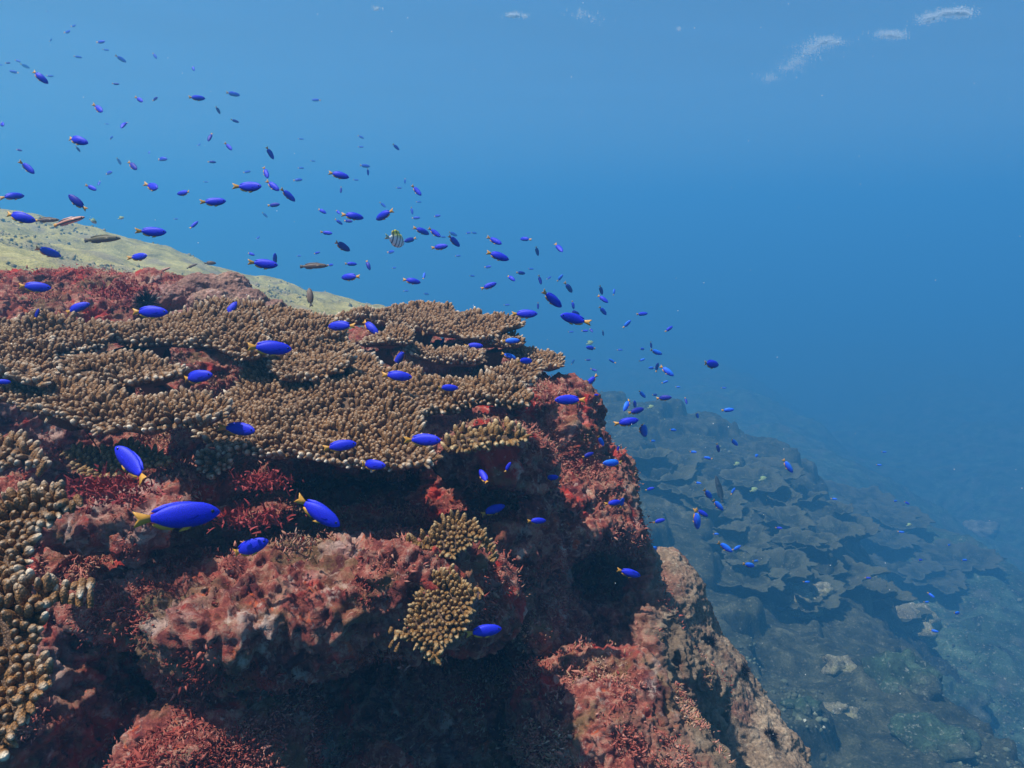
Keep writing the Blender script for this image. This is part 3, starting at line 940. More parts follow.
TABLES = [
 # label, outline, ref, slope, options
 ('broad brown table coral filling the middle of the reef, largest of all, with pale lip', [(205,440),(235,452),(262,455),(290,458),(306,462),(318,468),(350,457),(372,464),(392,471),(415,466),(441,458),(444,450),(432,445),(412,430),(420,417),(455,407),(480,402),(503,410),(533,404),(538,392),(505,378),(470,374),(430,384),(395,374),(372,360),(352,340),(330,320),(290,312),(250,306),(215,302),(188,318),(215,345),(245,366),(238,385),(205,400),(192,422)],
  (330, 430, 1.08), 17, dict(seed=1, thick=0.05, stalk=(330, 400, 1.25, 0.12, 0.06, 0.2))),
 ('brown table coral at the left edge with white knob tips hanging over shadow', [(-40,392),(0,398),(40,410),(62,420),(95,430),(130,427),(180,430),(222,420),(240,402),(207,388),(150,399),(100,392),(55,376),(58,350),(120,336),(100,320),(40,322),(-40,322)],
  (120, 420, 0.98), 17, dict(seed=2, thick=0.05, klen=1.15, stalk=(100, 390, 1.1, 0.1, 0.06, 0.2))),
 ('small bowl edged coral shelf sitting on the left table coral, over a dark hollow', [(55,366),(62,378),(80,385),(100,381),(130,386),(160,379),(186,373),(188,364),(160,357),(120,354),(80,357)],
  (120, 380, 1.05), 12, dict(seed=3, thick=0.03, stalk=(90, 365, 1.1, 0.05, 0.03, 0.08))),
 ('white tipped coral shelf with dark shadow gap below it, under the lumpy head', [(60,338),(100,336),(133,345),(165,343),(200,343),(228,348),(258,353),(272,340),(258,320),(200,314),(150,316),(100,318),(70,324)],
  (180, 343, 1.22), 14, dict(seed=4, thick=0.035, tip=1.0, stalk=(120, 330, 1.28, 0.08, 0.05, 0.12))),
 ('topmost table coral on the reef crest, a long thin plate against blue water', [(318,318),(345,323),(372,321),(400,327),(420,332),(450,332),(470,334),(490,337),(505,331),(524,327),(520,320),(490,316),(455,312),(430,307),(395,308),(370,313),(345,314)],
  (440, 330, 1.62), 8, dict(seed=5, thick=0.03, spacing=0.0095, stalk=(400, 318, 1.7, 0.1, 0.05, 0.2))),
 ('short pale fringed coral shelf just below the topmost table coral, left of centre', [(358,339),(370,346),(390,346),(412,346),(416,336),(400,331),(375,333)],
  (390, 344, 1.48), 10, dict(seed=6, thick=0.02, stalk=(375, 338, 1.55, 0.04, 0.03, 0.1))),
 ('narrow pale fringed coral shelf above the deep dark hollow right of centre', [(398,352),(415,361),(440,360),(460,363),(486,361),(490,352),(470,347),(440,346),(415,347)],
  (440, 359, 1.5), 10, dict(seed=7, thick=0.02, stalk=(470, 353, 1.58, 0.05, 0.03, 0.12))),
 ('rightmost table coral, a thin tongue reaching out into blue water', [(500,357),(530,363),(545,368),(563,365),(566,358),(545,353),(520,351),(500,352)],
  (540, 363, 1.62), 6, dict(seed=8, thick=0.02, stalk=(512, 356, 1.66, 0.05, 0.03, 0.15))),
 ('stubby coral tier tucked beneath the right end of the topmost table coral', [(452,338),(475,343),(490,342),(505,350),(523,348),(524,338),(500,334),(475,334)],
  (495, 344, 1.6), 8, dict(seed=9, thick=0.03, stalk=(490, 340, 1.65, 0.05, 0.03, 0.12))),
 ('orange brown coral fan in shade under the lip of the broad table coral', [(438,443),(452,451),(470,454),(490,451),(510,447),(533,442),(537,434),(510,429),(480,427),(455,431)],
  (490, 446, 1.06), 32, dict(seed=10, thick=0.03, spacing=0.0085, mat='coral_gold')),
 ('small clump of coral knobs in shade under the left table lip, right hand one', [(188,455),(195,471),(215,475),(232,467),(238,452),(215,447)],
  (215, 465, 1.03), 32, dict(seed=11, thick=0.03, stalk=(213, 460, 1.08, 0.04, 0.03, 0.08))),
 ('strip of brown coral in shade above the bright red algae', [(55,447),(65,469),(95,477),(150,473),(178,463),(175,451),(120,446)],
  (120, 465, 1.0), 32, dict(seed=12, thick=0.03, mat='coral_gold', tip=0.4, stalk=(115, 460, 1.06, 0.06, 0.04, 0.08))),
 ('nearest coral, white tipped brown branches down the lower left edge', [(-30, 478), (22, 478), (52, 480), (80, 498), (74, 516), (44, 522), (40, 540), (28, 560), (24, 584), (47, 586), (84, 586), (89, 598), (64, 607), (49, 625), (45, 650), (51, 680), (42, 700), (22, 732), (-3, 762), (-30, 775)],
  (20, 620, 0.56), 48, dict(seed=13, thick=0.04, klen=1.25, rim_len=1.3, spacing=0.0068, ring=9, jitter=0.004, out_reach=0.016)),
 ('coral ledge at the left edge between the left table and the nearest coral', [(-30,438),(30,443),(50,452),(46,466),(20,472),(-30,470)],
  (20, 460, 0.85), 25, dict(seed=14, thick=0.04)),
 ('golden finger coral clump on the red ledge, upper and smaller of the two', [(410,530),(420,549),(440,561),(465,573),(480,561),(496,553),(492,540),(470,530),(450,520),(428,520)],
  (450, 545, 0.92), 42, dict(seed=15, thick=0.03, spacing=0.0058, mat='coral_gold', name='finger_coral', klen=1.0, rim_len=1.3, out_reach=0.012, tip=0.7, jitter=0.009)),
 ('golden finger coral clump on the red ledge, lower and larger, white tips at bottom', [(392,640),(400,656),(420,661),(440,656),(446,640),(462,625),(482,615),(480,600),(474,592),(468,576),(452,566),(430,562),(415,575),(404,592),(388,615)],
  (435, 620, 0.85), 45, dict(seed=16, thick=0.03, spacing=0.0058, mat='coral_gold', name='finger_coral', klen=1.0, rim_len=1.3, out_reach=0.012, tip=0.8, jitter=0.009)),
 ('thin pale rimmed shelf at the far left on top of the left table coral', [(-40,338),(0,342),(28,346),(52,344),(62,336),(40,328),(0,326),(-40,326)],
  (20, 343, 1.16), 10, dict(seed=31, thick=0.02, stalk=(5, 336, 1.2, 0.04, 0.03, 0.08))),
 ('thin shelf stepping up in the middle of the broad table coral', [(262,372),(285,380),(315,383),(345,378),(358,368),(340,360),(300,357),(270,362)],
  (310, 381, 1.17), 12, dict(seed=32, thick=0.02, stalk=(310, 370, 1.22, 0.04, 0.03, 0.07))),
 ('long thin shelf along the upper left of the broad table coral', [(268,330),(290,338),(318,341),(342,338),(350,330),(330,322),(300,318),(275,321)],
  (310, 339, 1.33), 10, dict(seed=33, thick=0.02, stalk=(310, 330, 1.38, 0.04, 0.03, 0.07))),
 ('pale rimmed shelf low on the left table coral above its front lip', [(-30,372),(0,377),(25,382),(48,388),(52,378),(40,368),(10,362),(-30,361)],
  (20, 381, 1.02), 12, dict(seed=34, thick=0.022, stalk=(5, 372, 1.06, 0.04, 0.03, 0.07))),
 ('ragged coral tier stepping down right of the broad table coral, by red rock', [(478,371),(505,380),(535,392),(550,380),(545,367),(515,361),(490,363)],
  (520, 380, 1.45), 22, dict(seed=17, thick=0.03, jitter=0.006, stalk=(515, 375, 1.5, 0.06, 0.04, 0.12))),
]
for lab, outl, ref, slope, kw in TABLES:
    kw = dict(kw)
    if isinstance(kw.get('mat'), str): kw['mat'] = M[kw['mat']]
    t = table_coral(lab, outl, ref, slope, **kw)
    t['group'] = 'finger corals on the ledge' if kw.get('name') == 'finger_coral' else 'table corals stacked on the reef'

# pale rubble in the hollow
def lump(name, centre, rad, mat, seed, squash=(1, 1, 1), amp=0.3, seg=14, freq=None):
    vs, fs = [], []
    for a in range(seg + 1):
        th = math.pi * a / seg
        for j in range(2 * seg):
            ph = math.pi * j / seg
            vs.append((math.sin(th) * math.cos(ph), math.sin(th) * math.sin(ph), math.cos(th)))
    vs = np.array(vs)
    n = fbm(vs, freq or 1.6, 4, seed)
    vs = vs * (1 + amp * n)[:, None] * rad * np.array(squash)
    w = 2 * seg
    fs = [[a * w + j, (a + 1) * w + j, (a + 1) * w + (j + 1) % w, a * w + (j + 1) % w] for a in range(seg) for j in range(w)]
    o = mesh(name, vs, [fs], mat)
    o.location = centre
    return o


tag(lump('stone', P(379, 364, 1.40), 0.008, M['shell'], 3, (1, 1, .9)), 'small pale square stone lying at the mouth of the upper hollow', 'stone')
tag(lump('stone', P(371, 358, 1.42), 0.011, M['head'], 4, (1, 1, .8)), 'small purplish stone touching the pale square one in the hollow', 'stone')
tag(lump('stone', P(185, 371, 1.14), 0.014, M['reef'], 5, (1.3, 1, .7)), 'small pink stone under the right end of the bowl edged shelf', 'stone')

# red algae tufts
def algae_tuft(label, px, py, d, wpx, hpx, n, seed):
    r = np.random.default_rng(seed)
    c = P(px, py, d)
    V, Q = [], []
    for i in range(n):
        b = CR * r.normal(0, wpx / F * d * 0.42) + CU * r.normal(0, hpx / F * d * 0.35) + CF * r.normal(0, 0.02)
        dr = np.array([r.normal(0, 0.6), -0.25 + r.normal(0, 0.35), 0.7 + r.normal(0, 0.3)]); dr /= np.linalg.norm(dr)
        sd = np.cross(dr, r.normal(0, 1, 3)); sd /= np.linalg.norm(sd)
        cv = r.normal(0, 1, 3) * 0.4
        L = r.uniform(0.003, 0.010); w = r.uniform(0.0008, 0.0022)
        k0 = len(V)
        for s_ in range(4):
            t = s_ / 3
            p = b + dr * L * t + cv * L * t * t
            ww = w * (1 - 0.75 * t)
            V += [p - sd * ww, p + sd * ww]
        for s_ in range(3):
            Q.append([k0 + 2 * s_, k0 + 2 * s_ + 1, k0 + 2 * s_ + 3, k0 + 2 * s_ + 2])
    o = mesh('red_algae', V, [Q], M['red_algae'], smooth=False)
    o.location = c
    tag(o, label, 'algae', 'tufts of red algae')


algae_tuft('bright red algae tuft beside the nearest coral under the left table', 108, 492, 0.87, 55, 24, 700, 1)
algae_tuft('dark red algae tuft on the crest between urchin and pink rock', 120, 292, 1.52, 42, 14, 500, 2)
algae_tuft('red algae tuft in the shade under the broad table coral lip', 262, 482, 0.98, 30, 12, 300, 3)
algae_tuft('red algae tuft low on the left rock face below the ledge', 255, 520, 0.86, 40, 14, 250, 4)


# sea urchins
def urchin(label, loc, rad, seed, n=110, nrm=(0, -0.6, 0.8)):
    r = np.random.default_rng(seed)
    root = empty('sea_urchin', loc)
    tag(root, label, 'sea urchin', 'black sea urchins')
    b = lump('body', (0, 0, 0), rad * 0.45, M['spine'], seed, (1, 1, .8), 0.05, 10); b.parent = root
    V, T = [], []
    for i in range(n):
        d = r.normal(0, 1, 3); d /= np.linalg.norm(d)
        if d @ np.array(nrm) < -0.2: d = -d
        t = np.cross(d, r.normal(0, 1, 3)); t /= np.linalg.norm(t); s_ = np.cross(d, t)
        k0 = len(V); w = rad * 0.05
        for j in range(3):
            an = 2 * math.pi * j / 3
            V.append(d * rad * 0.4 + (t * math.cos(an) + s_ * math.sin(an)) * w)
        V.append(d * rad * r.uniform(0.85, 1.2))
        T += [[k0, k0 + 1, k0 + 3], [k0 + 1, k0 + 2, k0 + 3], [k0 + 2, k0, k0 + 3]]
    s_ = mesh('spines', V, [T], M['spine'], smooth=False, parent=root)
    return root


urchin('black sea urchin with fine spines on the crest beside dark red algae', P(147, 303, 1.5), 0.028, 1, 160)

# ------------------------------------------------------------------ far reef: plates and boulders on the seabed
dg = bpy.context.evaluated_depsgraph_get()
sea_bvh0 = BVHTree.FromObject(sb, dg)
spur_bvh = BVHTree.FromObject(sp, dg)


class sea_bvh:
    def ray_cast(o, d):
        a, b = spur_bvh.ray_cast(o, d), sea_bvh0.ray_cast(o, d)
        if a[0] is None: return b
        if b[0] is None: return a
        return a if a[3] < b[3] else b


tan_bvh = BVHTree.FromObject(tan[0], dg)
for i, (px, py, w) in enumerate([(711, 643, 'topmost in the tan rock'), (744, 671, 'rightmost in the tan rock'), (722, 689, 'middle of the tan rock face'), (771, 735, 'lowest in the tan rock')]):
    dr = Vector(P(px, py, 1.0)).normalized()
    hit = tan_bvh.ray_cast(Vector((0, 0, 0)), dr)
    if hit[0] is not None:
        urchin('dark round sea urchin in a hole, ' + w, np.array(hit[0]) + np.array(hit[1]) * -0.004, 0.021, 50 + i, 150)


def far_plate(root_xy, z, rx, ry, seed, tilt):
    r = np.random.default_rng(seed)
    seg, rings = 110, 16
    vs, tps = [], []
    an = np.arange(seg) / seg * 2 * math.pi
    edge = 1 + 0.30 * np.array([fbm(np.array([[math.cos(a) * 1.1, math.sin(a) * 1.1, seed * 3.3]]), 1.6, 6, seed, 0.62)[0] for a in an])
    th = 0.04
    for layer in (0, 1):
        for k in range(rings):
            t = (k + 0.02) / (rings - 1)
            x = np.cos(an) * rx * edge * t; y = np.sin(an) * ry * edge * t
            p = np.stack([x, y, np.zeros(seg)], 1)
            zz = 0.06 * fbm(p + seed, 2.2, 4, seed) + 0.03 * fbm(p + seed, 7.0, 3, seed + 1) + 0.10 * t * t + math.tan(tilt) * y
            if layer: zz = zz - th * (1 - t) * 6 * (1 - t) - 0.012
            vs.append(np.stack([x, y, zz], 1)); tps.append(np.full(seg, t ** 9))
    V = np.concatenate(vs)
    def ringq(a, b, flip):
        o = []
        for j in range(seg):
            q = [a * seg + j, a * seg + (j + 1) % seg, b * seg + (j + 1) % seg, b * seg + j]
            o.append(q[::-1] if flip else q)
        return o
    Q = []
    for k in range(rings - 1):
        Q += ringq(k, k + 1, True)
        Q += ringq(rings + k, rings + k + 1, False)
    Q += ringq(rings - 1, 2 * rings - 1, True)
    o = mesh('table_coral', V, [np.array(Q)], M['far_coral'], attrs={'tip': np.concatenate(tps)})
    o.location = (root_xy[0], root_xy[1], z)
    o.rotation_euler = (0, 0, r.uniform(-0.4, 0.4))
    return o


ORD = ['', 'second ', 'third ', 'fourth ', 'fifth ', 'sixth ', 'seventh ', 'eighth ', 'ninth ', 'tenth ']
FAR = []
rr = random.Random(4)
for row, (y, n) in enumerate([(466, 4), (484, 5), (503, 6), (524, 6), (547, 6), (572, 6), (600, 6)]):
    for j in range(n):
        px = 655 + 16 * row + j * (40 + rr.uniform(-12, 12)) + rr.uniform(-10, 10)
        FAR.append((px, y + rr.uniform(-6, 6) + j * 5, row, j))
far_objs = []
for i, (px, py, row, j) in enumerate(FAR):
    dr = Vector(P(px, py, 1.0)).normalized()
    hit = sea_bvh.ray_cast(Vector((0, 0, 0)), dr)
    if hit[0] is None: continue
    p = hit[0]
    d = p.length
    rx = (15 + rr.uniform(0, 22)) / F * d
    o = far_plate((p.x, p.y + 0.1), p.z + 0.03 + rr.uniform(0, 0.05), rx, rx * rr.uniform(0.75, 1.1), 100 + i, R(rr.uniform(-2, 8)))
    rowname = ['topmost', 'second', 'third', 'fourth', 'fifth', 'sixth', 'seventh', 'eighth', 'lowest'][row]
    tag(o, '%sdull plate coral from the left in the %s row on the far hazy slope' % (ORD[j] or 'first ', rowname), 'coral', 'plate corals on the far slope')
    far_objs.append(o)

BOULD = [(800, 598, 20, 1), (822, 590, 10, 1), (838, 712, 12, 1), (802, 706, 14, 0), (905, 620, 24, 1), (900, 680, 26, 0), (950, 700, 28, 0), (980, 530, 12, 1), (1000, 640, 24, 0), (935, 745, 26, 0), (838, 665, 12, 1), (872, 575, 10, 1)]
for i, (px, py, rp, pale) in enumerate(BOULD):
    dr = Vector(P(px, py, 1.0)).normalized()
    hit = sea_bvh.ray_cast(Vector((0, 0, 0)), dr)
    if hit[0] is None: continue
    p = hit[0]; rad = rp / F * p.length
    o = lump('boulder', (p.x, p.y, p.z - rad * 0.12), rad, M['pale_coral'] if pale else M['seabed'], 200 + i,
             (rr.uniform(.9, 1.3), rr.uniform(.8, 1.1), rr.uniform(.55, .85)), 0.38, 18, 2.2)
    near = min((b for b in BOULD if b is not BOULD[i]), key=lambda b: (b[0] - px) ** 2 + (b[1] - py) ** 2)
    side = ('upper ' if py < 620 else 'middle ' if py < 690 else 'lower ')
    rank = sorted([b for b in BOULD if ('upper ' if b[1] < 620 else 'middle ' if b[1] < 690 else 'lower ') == side]).index(BOULD[i])
    tag(o, '%s lumpy boulder on the far seabed, %s from the left in the %s scatter' % ('pale' if pale else 'dull green', (ORD[rank] or 'first ').strip() if rank < 10 else 'eleventh', side.strip()),
        'boulder', 'boulders on the far seabed')

# ------------------------------------------------------------------ fish
def fish_body(prof, wfac, seg=14):
    """prof: list of (x, half height, z centre); nose at +x"""
    V, Q = [], []
    for (x, hh, zc) in prof:
        for j in range(seg):
            an = 2 * math.pi * j / seg
            V.append((x, hh * wfac * math.cos(an), zc + hh * math.sin(an)))
    n = len(prof)
    for a in range(n - 1):
        for j in range(seg):
            Q.append([a * seg + j, a * seg + (j + 1) % seg, (a + 1) * seg + (j + 1) % seg, (a + 1) * seg + j])
    T = []
    V.append((prof[0][0] + prof[0][1] * 0.5, 0, prof[0][2])); V.append((prof[-1][0] - 0.005, 0, prof[-1][2]))
    for j in range(seg):
        T.append([len(V) - 2, (j + 1) % seg, j])
        T.append([len(V) - 1, (n - 1) * seg + j, (n - 1) * seg + (j + 1) % seg])
    return np.array(V), np.array(Q), np.array(T)


def fin(outline, th=0.004, y0=0.0, lean=0.0):
    """thin solid fin from an outline in the x-z plane"""
    n = len(outline)
    cx = sum(p[0] for p in outline) / n; cz = sum(p[1] for p in outline) / n
    V = [(x, y0 - th * 0.25 + lean * (z - outline[0][1]), z) for x, z in outline] + [(x, y0 + th * 0.25 + lean * (z - outline[0][1]), z) for x, z in outline]
    V += [(cx, y0 - th + lean * (cz - outline[0][1]), cz), (cx, y0 + th + lean * (cz - outline[0][1]), cz)]
    T = []
    Q = []
    for i in range(n):
        j = (i + 1) % n
        T += [[2 * n, i, j], [2 * n + 1, n + j, n + i]]
        Q.append([i, n + i, n + j, j])
    return np.array(V), np.array(Q), np.array(T)


DAMSEL = [(0.47, 0.0276, 0), (0.44, 0.057, 0.002), (0.38, 0.0975, 0.004), (0.29, 0.1347, 0.004), (0.17, 0.1561, 0.002), (0.04, 0.1579, 0), (-0.08, 0.1375, 0), (-0.18, 0.1003, 0), (-0.25, 0.0626, 0), (-0.3, 0.046, 0)]
TAIL = [(-0.28, 0.0337), (-0.36, 0.0561), (-0.47, 0.0935), (-0.5, 0.101), (-0.47, 0.0374), (-0.445, 0.0), (-0.47, -0.0374), (-0.5, -0.101), (-0.47, -0.0935), (-0.36, -0.0561), (-0.28, -0.0337)]
DORSAL = [(0.26, 0.1109), (0.14, 0.1663), (-0.02, 0.1737), (-0.16, 0.1525), (-0.27, 0.1063), (-0.3, 0.0785), (-0.22, 0.0462), (0.0, 0.1109)]
ANAL = [(0.0, -0.1201), (-0.08, -0.1644), (-0.2, -0.1432), (-0.28, -0.097), (-0.29, -0.0739), (-0.22, -0.0462), (-0.1, -0.0924)]
PELV = [(0.16, -0.134), (0.1, -0.1756), (0.0, -0.1894), (0.05, -0.1386)]
PECT = [(0.24, -.01), (0.15, .035), (0.08, .02), (0.09, -.05), (0.18, -.05)]
WRASSE = [(0.49, .018, -.005), (0.44, .042, 0), (0.36, .068, .002), (0.22, .090, .003), (0.05, .095, 0), (-0.12, .082, 0), (-0.26, .060, 0), (-0.36, .043, 0), (-0.40, .040, 0)]
WTAIL = [(-0.38, .04), (-0.44, .06), (-0.5, .065), (-0.51, 0), (-0.5, -.065), (-0.44, -.06), (-0.38, -.04)]
WDORS = [(0.26, .085), (0.1, .125), (-0.15, .12), (-0.33, .08), (-0.3, .05), (0.0, .085)]
WANAL = [(0.0, -.085), (-0.1, -.115), (-0.25, -.10), (-0.33, -.07), (-0.28, -.05), (-0.1, -.075)]
DISC = [(0.46, .03, -.02), (0.42, .08, -.01), (0.34, .16, 0), (0.22, .225, .01), (0.06, .25, .01), (-0.08, .225, .005), (-0.2, .15, 0), (-0.27, .075, 0), (-0.31, .055, 0)]
DDORS = [(0.2, .22), (0.06, .32), (-0.12, .33), (-0.25, .25), (-0.27, .12), (-0.05, .22)]

PROTO = {}


def merge(parts):
    V, Q, T, mi = [], [], [], []
    o = 0
    qi, ti = [], []
    for (v, q, t), m_ in parts:
        V.append(v); Q.append(q + o); T.append(t + o); qi += [m_] * len(q); ti += [m_] * len(t); o += len(v)
    return np.concatenate(V), [np.concatenate(Q), np.concatenate(T)], qi + ti


def eyeball(x, y, z, r_):
    seg = 8
    V = [(x + r_ * math.sin(math.pi * a / 6) * math.cos(2 * math.pi * j / seg), y + 0.6 * r_ * math.cos(math.pi * a / 6) * (1 if y > 0 else 1), z + r_ * math.sin(math.pi * a / 6) * math.sin(2 * math.pi * j / seg)) for a in range(7) for j in range(seg)]
    Q = [[a * seg + j, a * seg + (j + 1) % seg, (a + 1) * seg + (j + 1) % seg, (a + 1) * seg + j] for a in range(6) for j in range(seg)]
    return np.array(V), np.array(Q), np.zeros((0, 3), int)


def proto(kind, skin, finmat, detail, bend=0.0):
    """mesh data of a fish kind: list of (part name, mesh)"""
    key = (kind, skin, finmat, detail, bend)
    if key in PROTO: return PROTO[key]
    prof, w, tail, dors, anal = {'damsel': (DAMSEL, 0.45, TAIL, DORSAL, ANAL), 'wrasse': (WRASSE, 0.6, WTAIL, WDORS, WANAL),
                                 'disc': (DISC, 0.34, TAIL, DDORS, ANAL)}[kind]
    body = fish_body(prof, w)
    sk, fm = M[skin], M[finmat]
    res = []
    def add(name, parts, mats):
        v, f, mi = merge(parts)
        v = v.copy(); v[:, 1] += bend * np.minimum(v[:, 0] - 0.12, 0) ** 2
        o = mesh(name, v, f, mats, mat_idx=mi)
        me = o.data; bpy.data.objects.remove(o); res.append((name, me))
    if not detail:
        add('body', [(body, 0), (fin(tail), 1), (fin(dors), 0), (fin(anal), 0)], [sk, fm])
    else:
        add('body', [(body, 0)], [sk])
        add('tail_fin', [(fin(tail), 0)], [fm])
        add('dorsal_fin', [(fin(dors, .005), 0)], [sk])
        add('anal_fin', [(fin(anal, .005), 0)], [fm if kind == 'damsel' else sk])
        if kind != 'wrasse':
            for s_ in (-1, 1): add('pelvic_fin', [(fin(PELV, .003, s_ * 0.025), 0)], [fm if kind == 'damsel' else sk])
        hy = 0.066 if kind == 'damsel' else 0.06
        for s_ in (-1, 1):
            add('pectoral_fin', [(fin(PECT, .0012, s_ * hy, 0), 0)], [sk])
        ex = {'damsel': (0.395, .020, .04), 'wrasse': (0.40, .015, .032), 'disc': (0.37, .03, .042)}[kind]
        for s_ in (-1, 1):
            add('eye', [(eyeball(ex[0], s_ * ex[2], ex[1], 0.022), 0)], [M['eye']])
    PROTO[key] = res
    return res


def put_fish(name, kind, skin, finmat, px, py, lpx, ang, d, yaw, label, cat, group, detail):
    nose = math.cos(yaw) * (math.cos(ang) * CR + math.sin(ang) * CU) + math.sin(yaw) * CF
    up = -math.sin(ang) * CR + math.cos(ang) * CU
    if up @ CU < 0: up = -up
    up = up - nose * (up @ nose); up /= np.linalg.norm(up)
    left = np.cross(up, nose)
    L = lpx / F * d / max(math.cos(yaw), 0.35)
    mtx = Matrix(np.column_stack([nose, left, up]).tolist()).to_4x4()
    mtx = Matrix.Translation(Vector(P(px, py, d))) @ mtx @ Matrix.Scale(L, 4)
    parts = proto(kind, skin, finmat, detail, (-0.55, -0.2, 0.15, 0.6)[int(abs(px * 7 + py * 3)) % 4] if kind == 'damsel' else 0.25)
    if detail:
        root = bpy.data.objects.new(name, None); root.empty_display_size = 0.2
        COL.objects.link(root)
        for pn, me in parts:
            o = bpy.data.objects.new(pn, me); COL.objects.link(o); o.parent = root
    else:
        root = bpy.data.objects.new(name, parts[0][1]); COL.objects.link(root)
    root.matrix_world = mtx
    tag(root, label, cat, group)
    return root


# every fish: px, py, length in px, heading in degrees (0 right, 90 up), flags: d dark, c azure, f far off, s seen end-on
FISH = '''40 77 19 -40|99 109 15 -38|77 140 26 -17|121 59 11 -30 f|116 84 7 0 d|140 100 11 -33|155 99 8 15 d|124 124 12 -95|2 124 11 -35|155 56 8 -55 f
74 26 6 0 f|68 32 8 0 f|51 40 5 20 f|101 42 10 0 f|106 50 6 0 f|78 57 7 0 f|8 63 6 0 d|18 61 7 -20 f|25 66 7 -20 f|14 72 9 170 f|50 76 7 0 f|1 65 5 0 f|107 124 5 0 f
78 149 6 -60 d|19 150 7 -15 d|28 168 19 -40|13 196 14 20 s|77 202 24 140 d|20 217 31 -14|92 188 13 -25|99 183 7 -80 f|133 166 15 -40 d|119 161 7 -80 f|109 173 10 5 f|111 138 7 20 f|149 152 6 -60 f|162 159 13 -5 f
153 187 18 -22|152 232 29 0|48 252 19 -20|139 257 21 5|35 287 30 -3|77 308 27 20|150 312 37 -1|193 68 9 -60 f|197 98 14 10|233 94 12 0 f|218 110 7 -70 d|235 121 8 -15 d|210 137 11 -100 d|229 147 11 -45|212 162 8 0 d
270 153 12 -65|266 173 14 -65|316 100 9 180 f|247 172 7 30 f|206 182 5 0 f|301 139 6 0 f|301 168 6 0 f|298 180 9 10 f|199 145 5 60 f|313 161 5 0 f
249 187 29 -2|273 186 18 -38|288 195 18 -42|184 193 16 185|214 202 25 5|274 205 13 5 d|322 211 11 -30|194 225 11 50|176 219 5 0 f|265 215 7 -45 f|251 254 9 -20|264 264 29 -5|275 259 12 80|327 233 12 -8|317 253 7 10|331 265 6 0|299 256 5 0 f|258 238 5 60 f
339 175 21 -12|361 137 7 -25 f|361 147 6 0 f|396 147 8 -40|365 166 10 0 f|368 172 7 -90|356 180 6 0 f|341 190 7 -90 d|405 181 6 -90 f|417 191 14 -48|399 188 6 0 f|419 202 5 0 f|353 216 21 -8|348 221 10 -10 d|384 215 20 200|338 212 7 -45|339 222 8 -35|383 205 8 -40 f
412 211 8 -80 f|416 218 9 0 f|437 216 8 0 f|342 246 16 -30 d|410 240 12 205 d|422 231 15 -20|435 233 15 -37|440 247 17 5|453 234 9 -20 f|454 241 15 -42|391 252 8 0 f|389 237 7 0|468 233 6 0 f|474 233 6 0 f|443 237 6 0 f|458 256 6 0 f
350 277 20 180|412 281 18 -10|351 264 12 0|368 265 12 -68 d|424 276 8 80 c|406 291 6 0 f|426 294 6 0 f|489 286 17 20|472 276 6 0 f|488 267 7 0 f|394 268 5 0 f
495 241 16 -28|498 256 24 -18|525 239 10 170|537 251 10 -75 d|559 248 12 -55|521 273 9 0 d|511 278 11 -40|540 280 10 -75 d|560 278 9 50 c|549 278 6 30 f|569 288 11 -50 d|552 299 26 -38|525 314 26 0|573 305 9 -80|574 319 30 167|574 314 13 0 ds
601 290 10 -70 d|603 299 13 -38|603 311 11 -45|642 314 12 5|614 292 7 80 c|627 324 11 45 c|538 306 7 -90 d|531 269 6 0 f|507 305 6 0 f|591 348 11 175|669 329 10 35|651 345 7 -80 d|656 352 14 -20|612 361 8 150|642 349 6 0|642 360 7 20 c|657 367 9 80 d|652 368 8 180
667 371 17 -38|711 364 20 -5|665 382 7 20 c|678 387 5 0 c|591 381 17 225|642 394 11 -45|664 398 15 5 d|655 395 6 0 d|686 401 7 -80 d|627 405 15 240|635 405 10 100|636 411 18 15 d|627 422 25 10|643 429 19 -65 c|697 415 8 -60 c|728 410 13 5|673 430 8 -5 c
569 400 30 180|596 395 6 0|603 333 6 -80 d|585 331 7 0|591 330 6 -60 d|571 332 6 0 f|573 362 6 60 f|588 360 6 0 d|620 350 6 0 f|594 370 6 -20 d|724 388 5 0 f
601 441 12 -60 c|588 455 13 20 d|613 463 22 180|653 441 6 0 c|618 449 6 80|734 442 12 -40|718 448 10 -70 d|708 458 9 170|693 452 7 0 c|650 489 9 20|614 503 16 5|622 502 10 80|659 521 13 15|708 494 14 -45 c|718 505 16 -45 c|697 520 21 -82|702 513 15 -30|733 491 8 60|698 483 6 0
788 466 17 -55 c|756 456 7 20 c|725 547 18 -33|737 548 10 25|749 565 14 -15 c|756 561 6 0|716 534 6 0|779 528 6 0|655 549 13 170 c|629 573 25 -15
341 326 29 180|370 327 24 -40|270 348 42 -3|196 377 38 8|397 376 31 -5|400 358 23 235|448 388 21 0|474 346 19 0|442 342 10 60|511 341 18 5 c|509 356 16 -20 c|525 361 15 0|230 311 23 60|239 429 38 -5|340 446 34 8|424 440 36 0|372 465 30 0|133 464 56 142|178 516 76 3|318 512 54 -32|249 548 46 22
484 477 17 125|508 467 12 60|551 478 15 15|493 510 26 18|537 521 19 0|484 631 37 5|2 382 16 0|37 314 12 70 d
834 499 6 0|879 465 5 0|884 452 5 0|895 501 6 0|907 503 6 -30|901 532 6 0|949 545 5 0|920 560 6 0|964 560 7 0|868 578 6 0|931 595 7 -40|927 602 6 0|957 613 9 -10|934 631 7 0|807 582 7 0'''
fish = []
for tok in FISH.replace('\n', '|').split('|'):
    a = tok.split()
    if len(a) >= 4: fish.append((float(a[0]), float(a[1]), float(a[2]), float(a[3]), a[4] if len(a) > 4 else ('c' if float(a[0]) > 600 and float(a[1]) > 340 and rng.random() < 0.6 else '')))

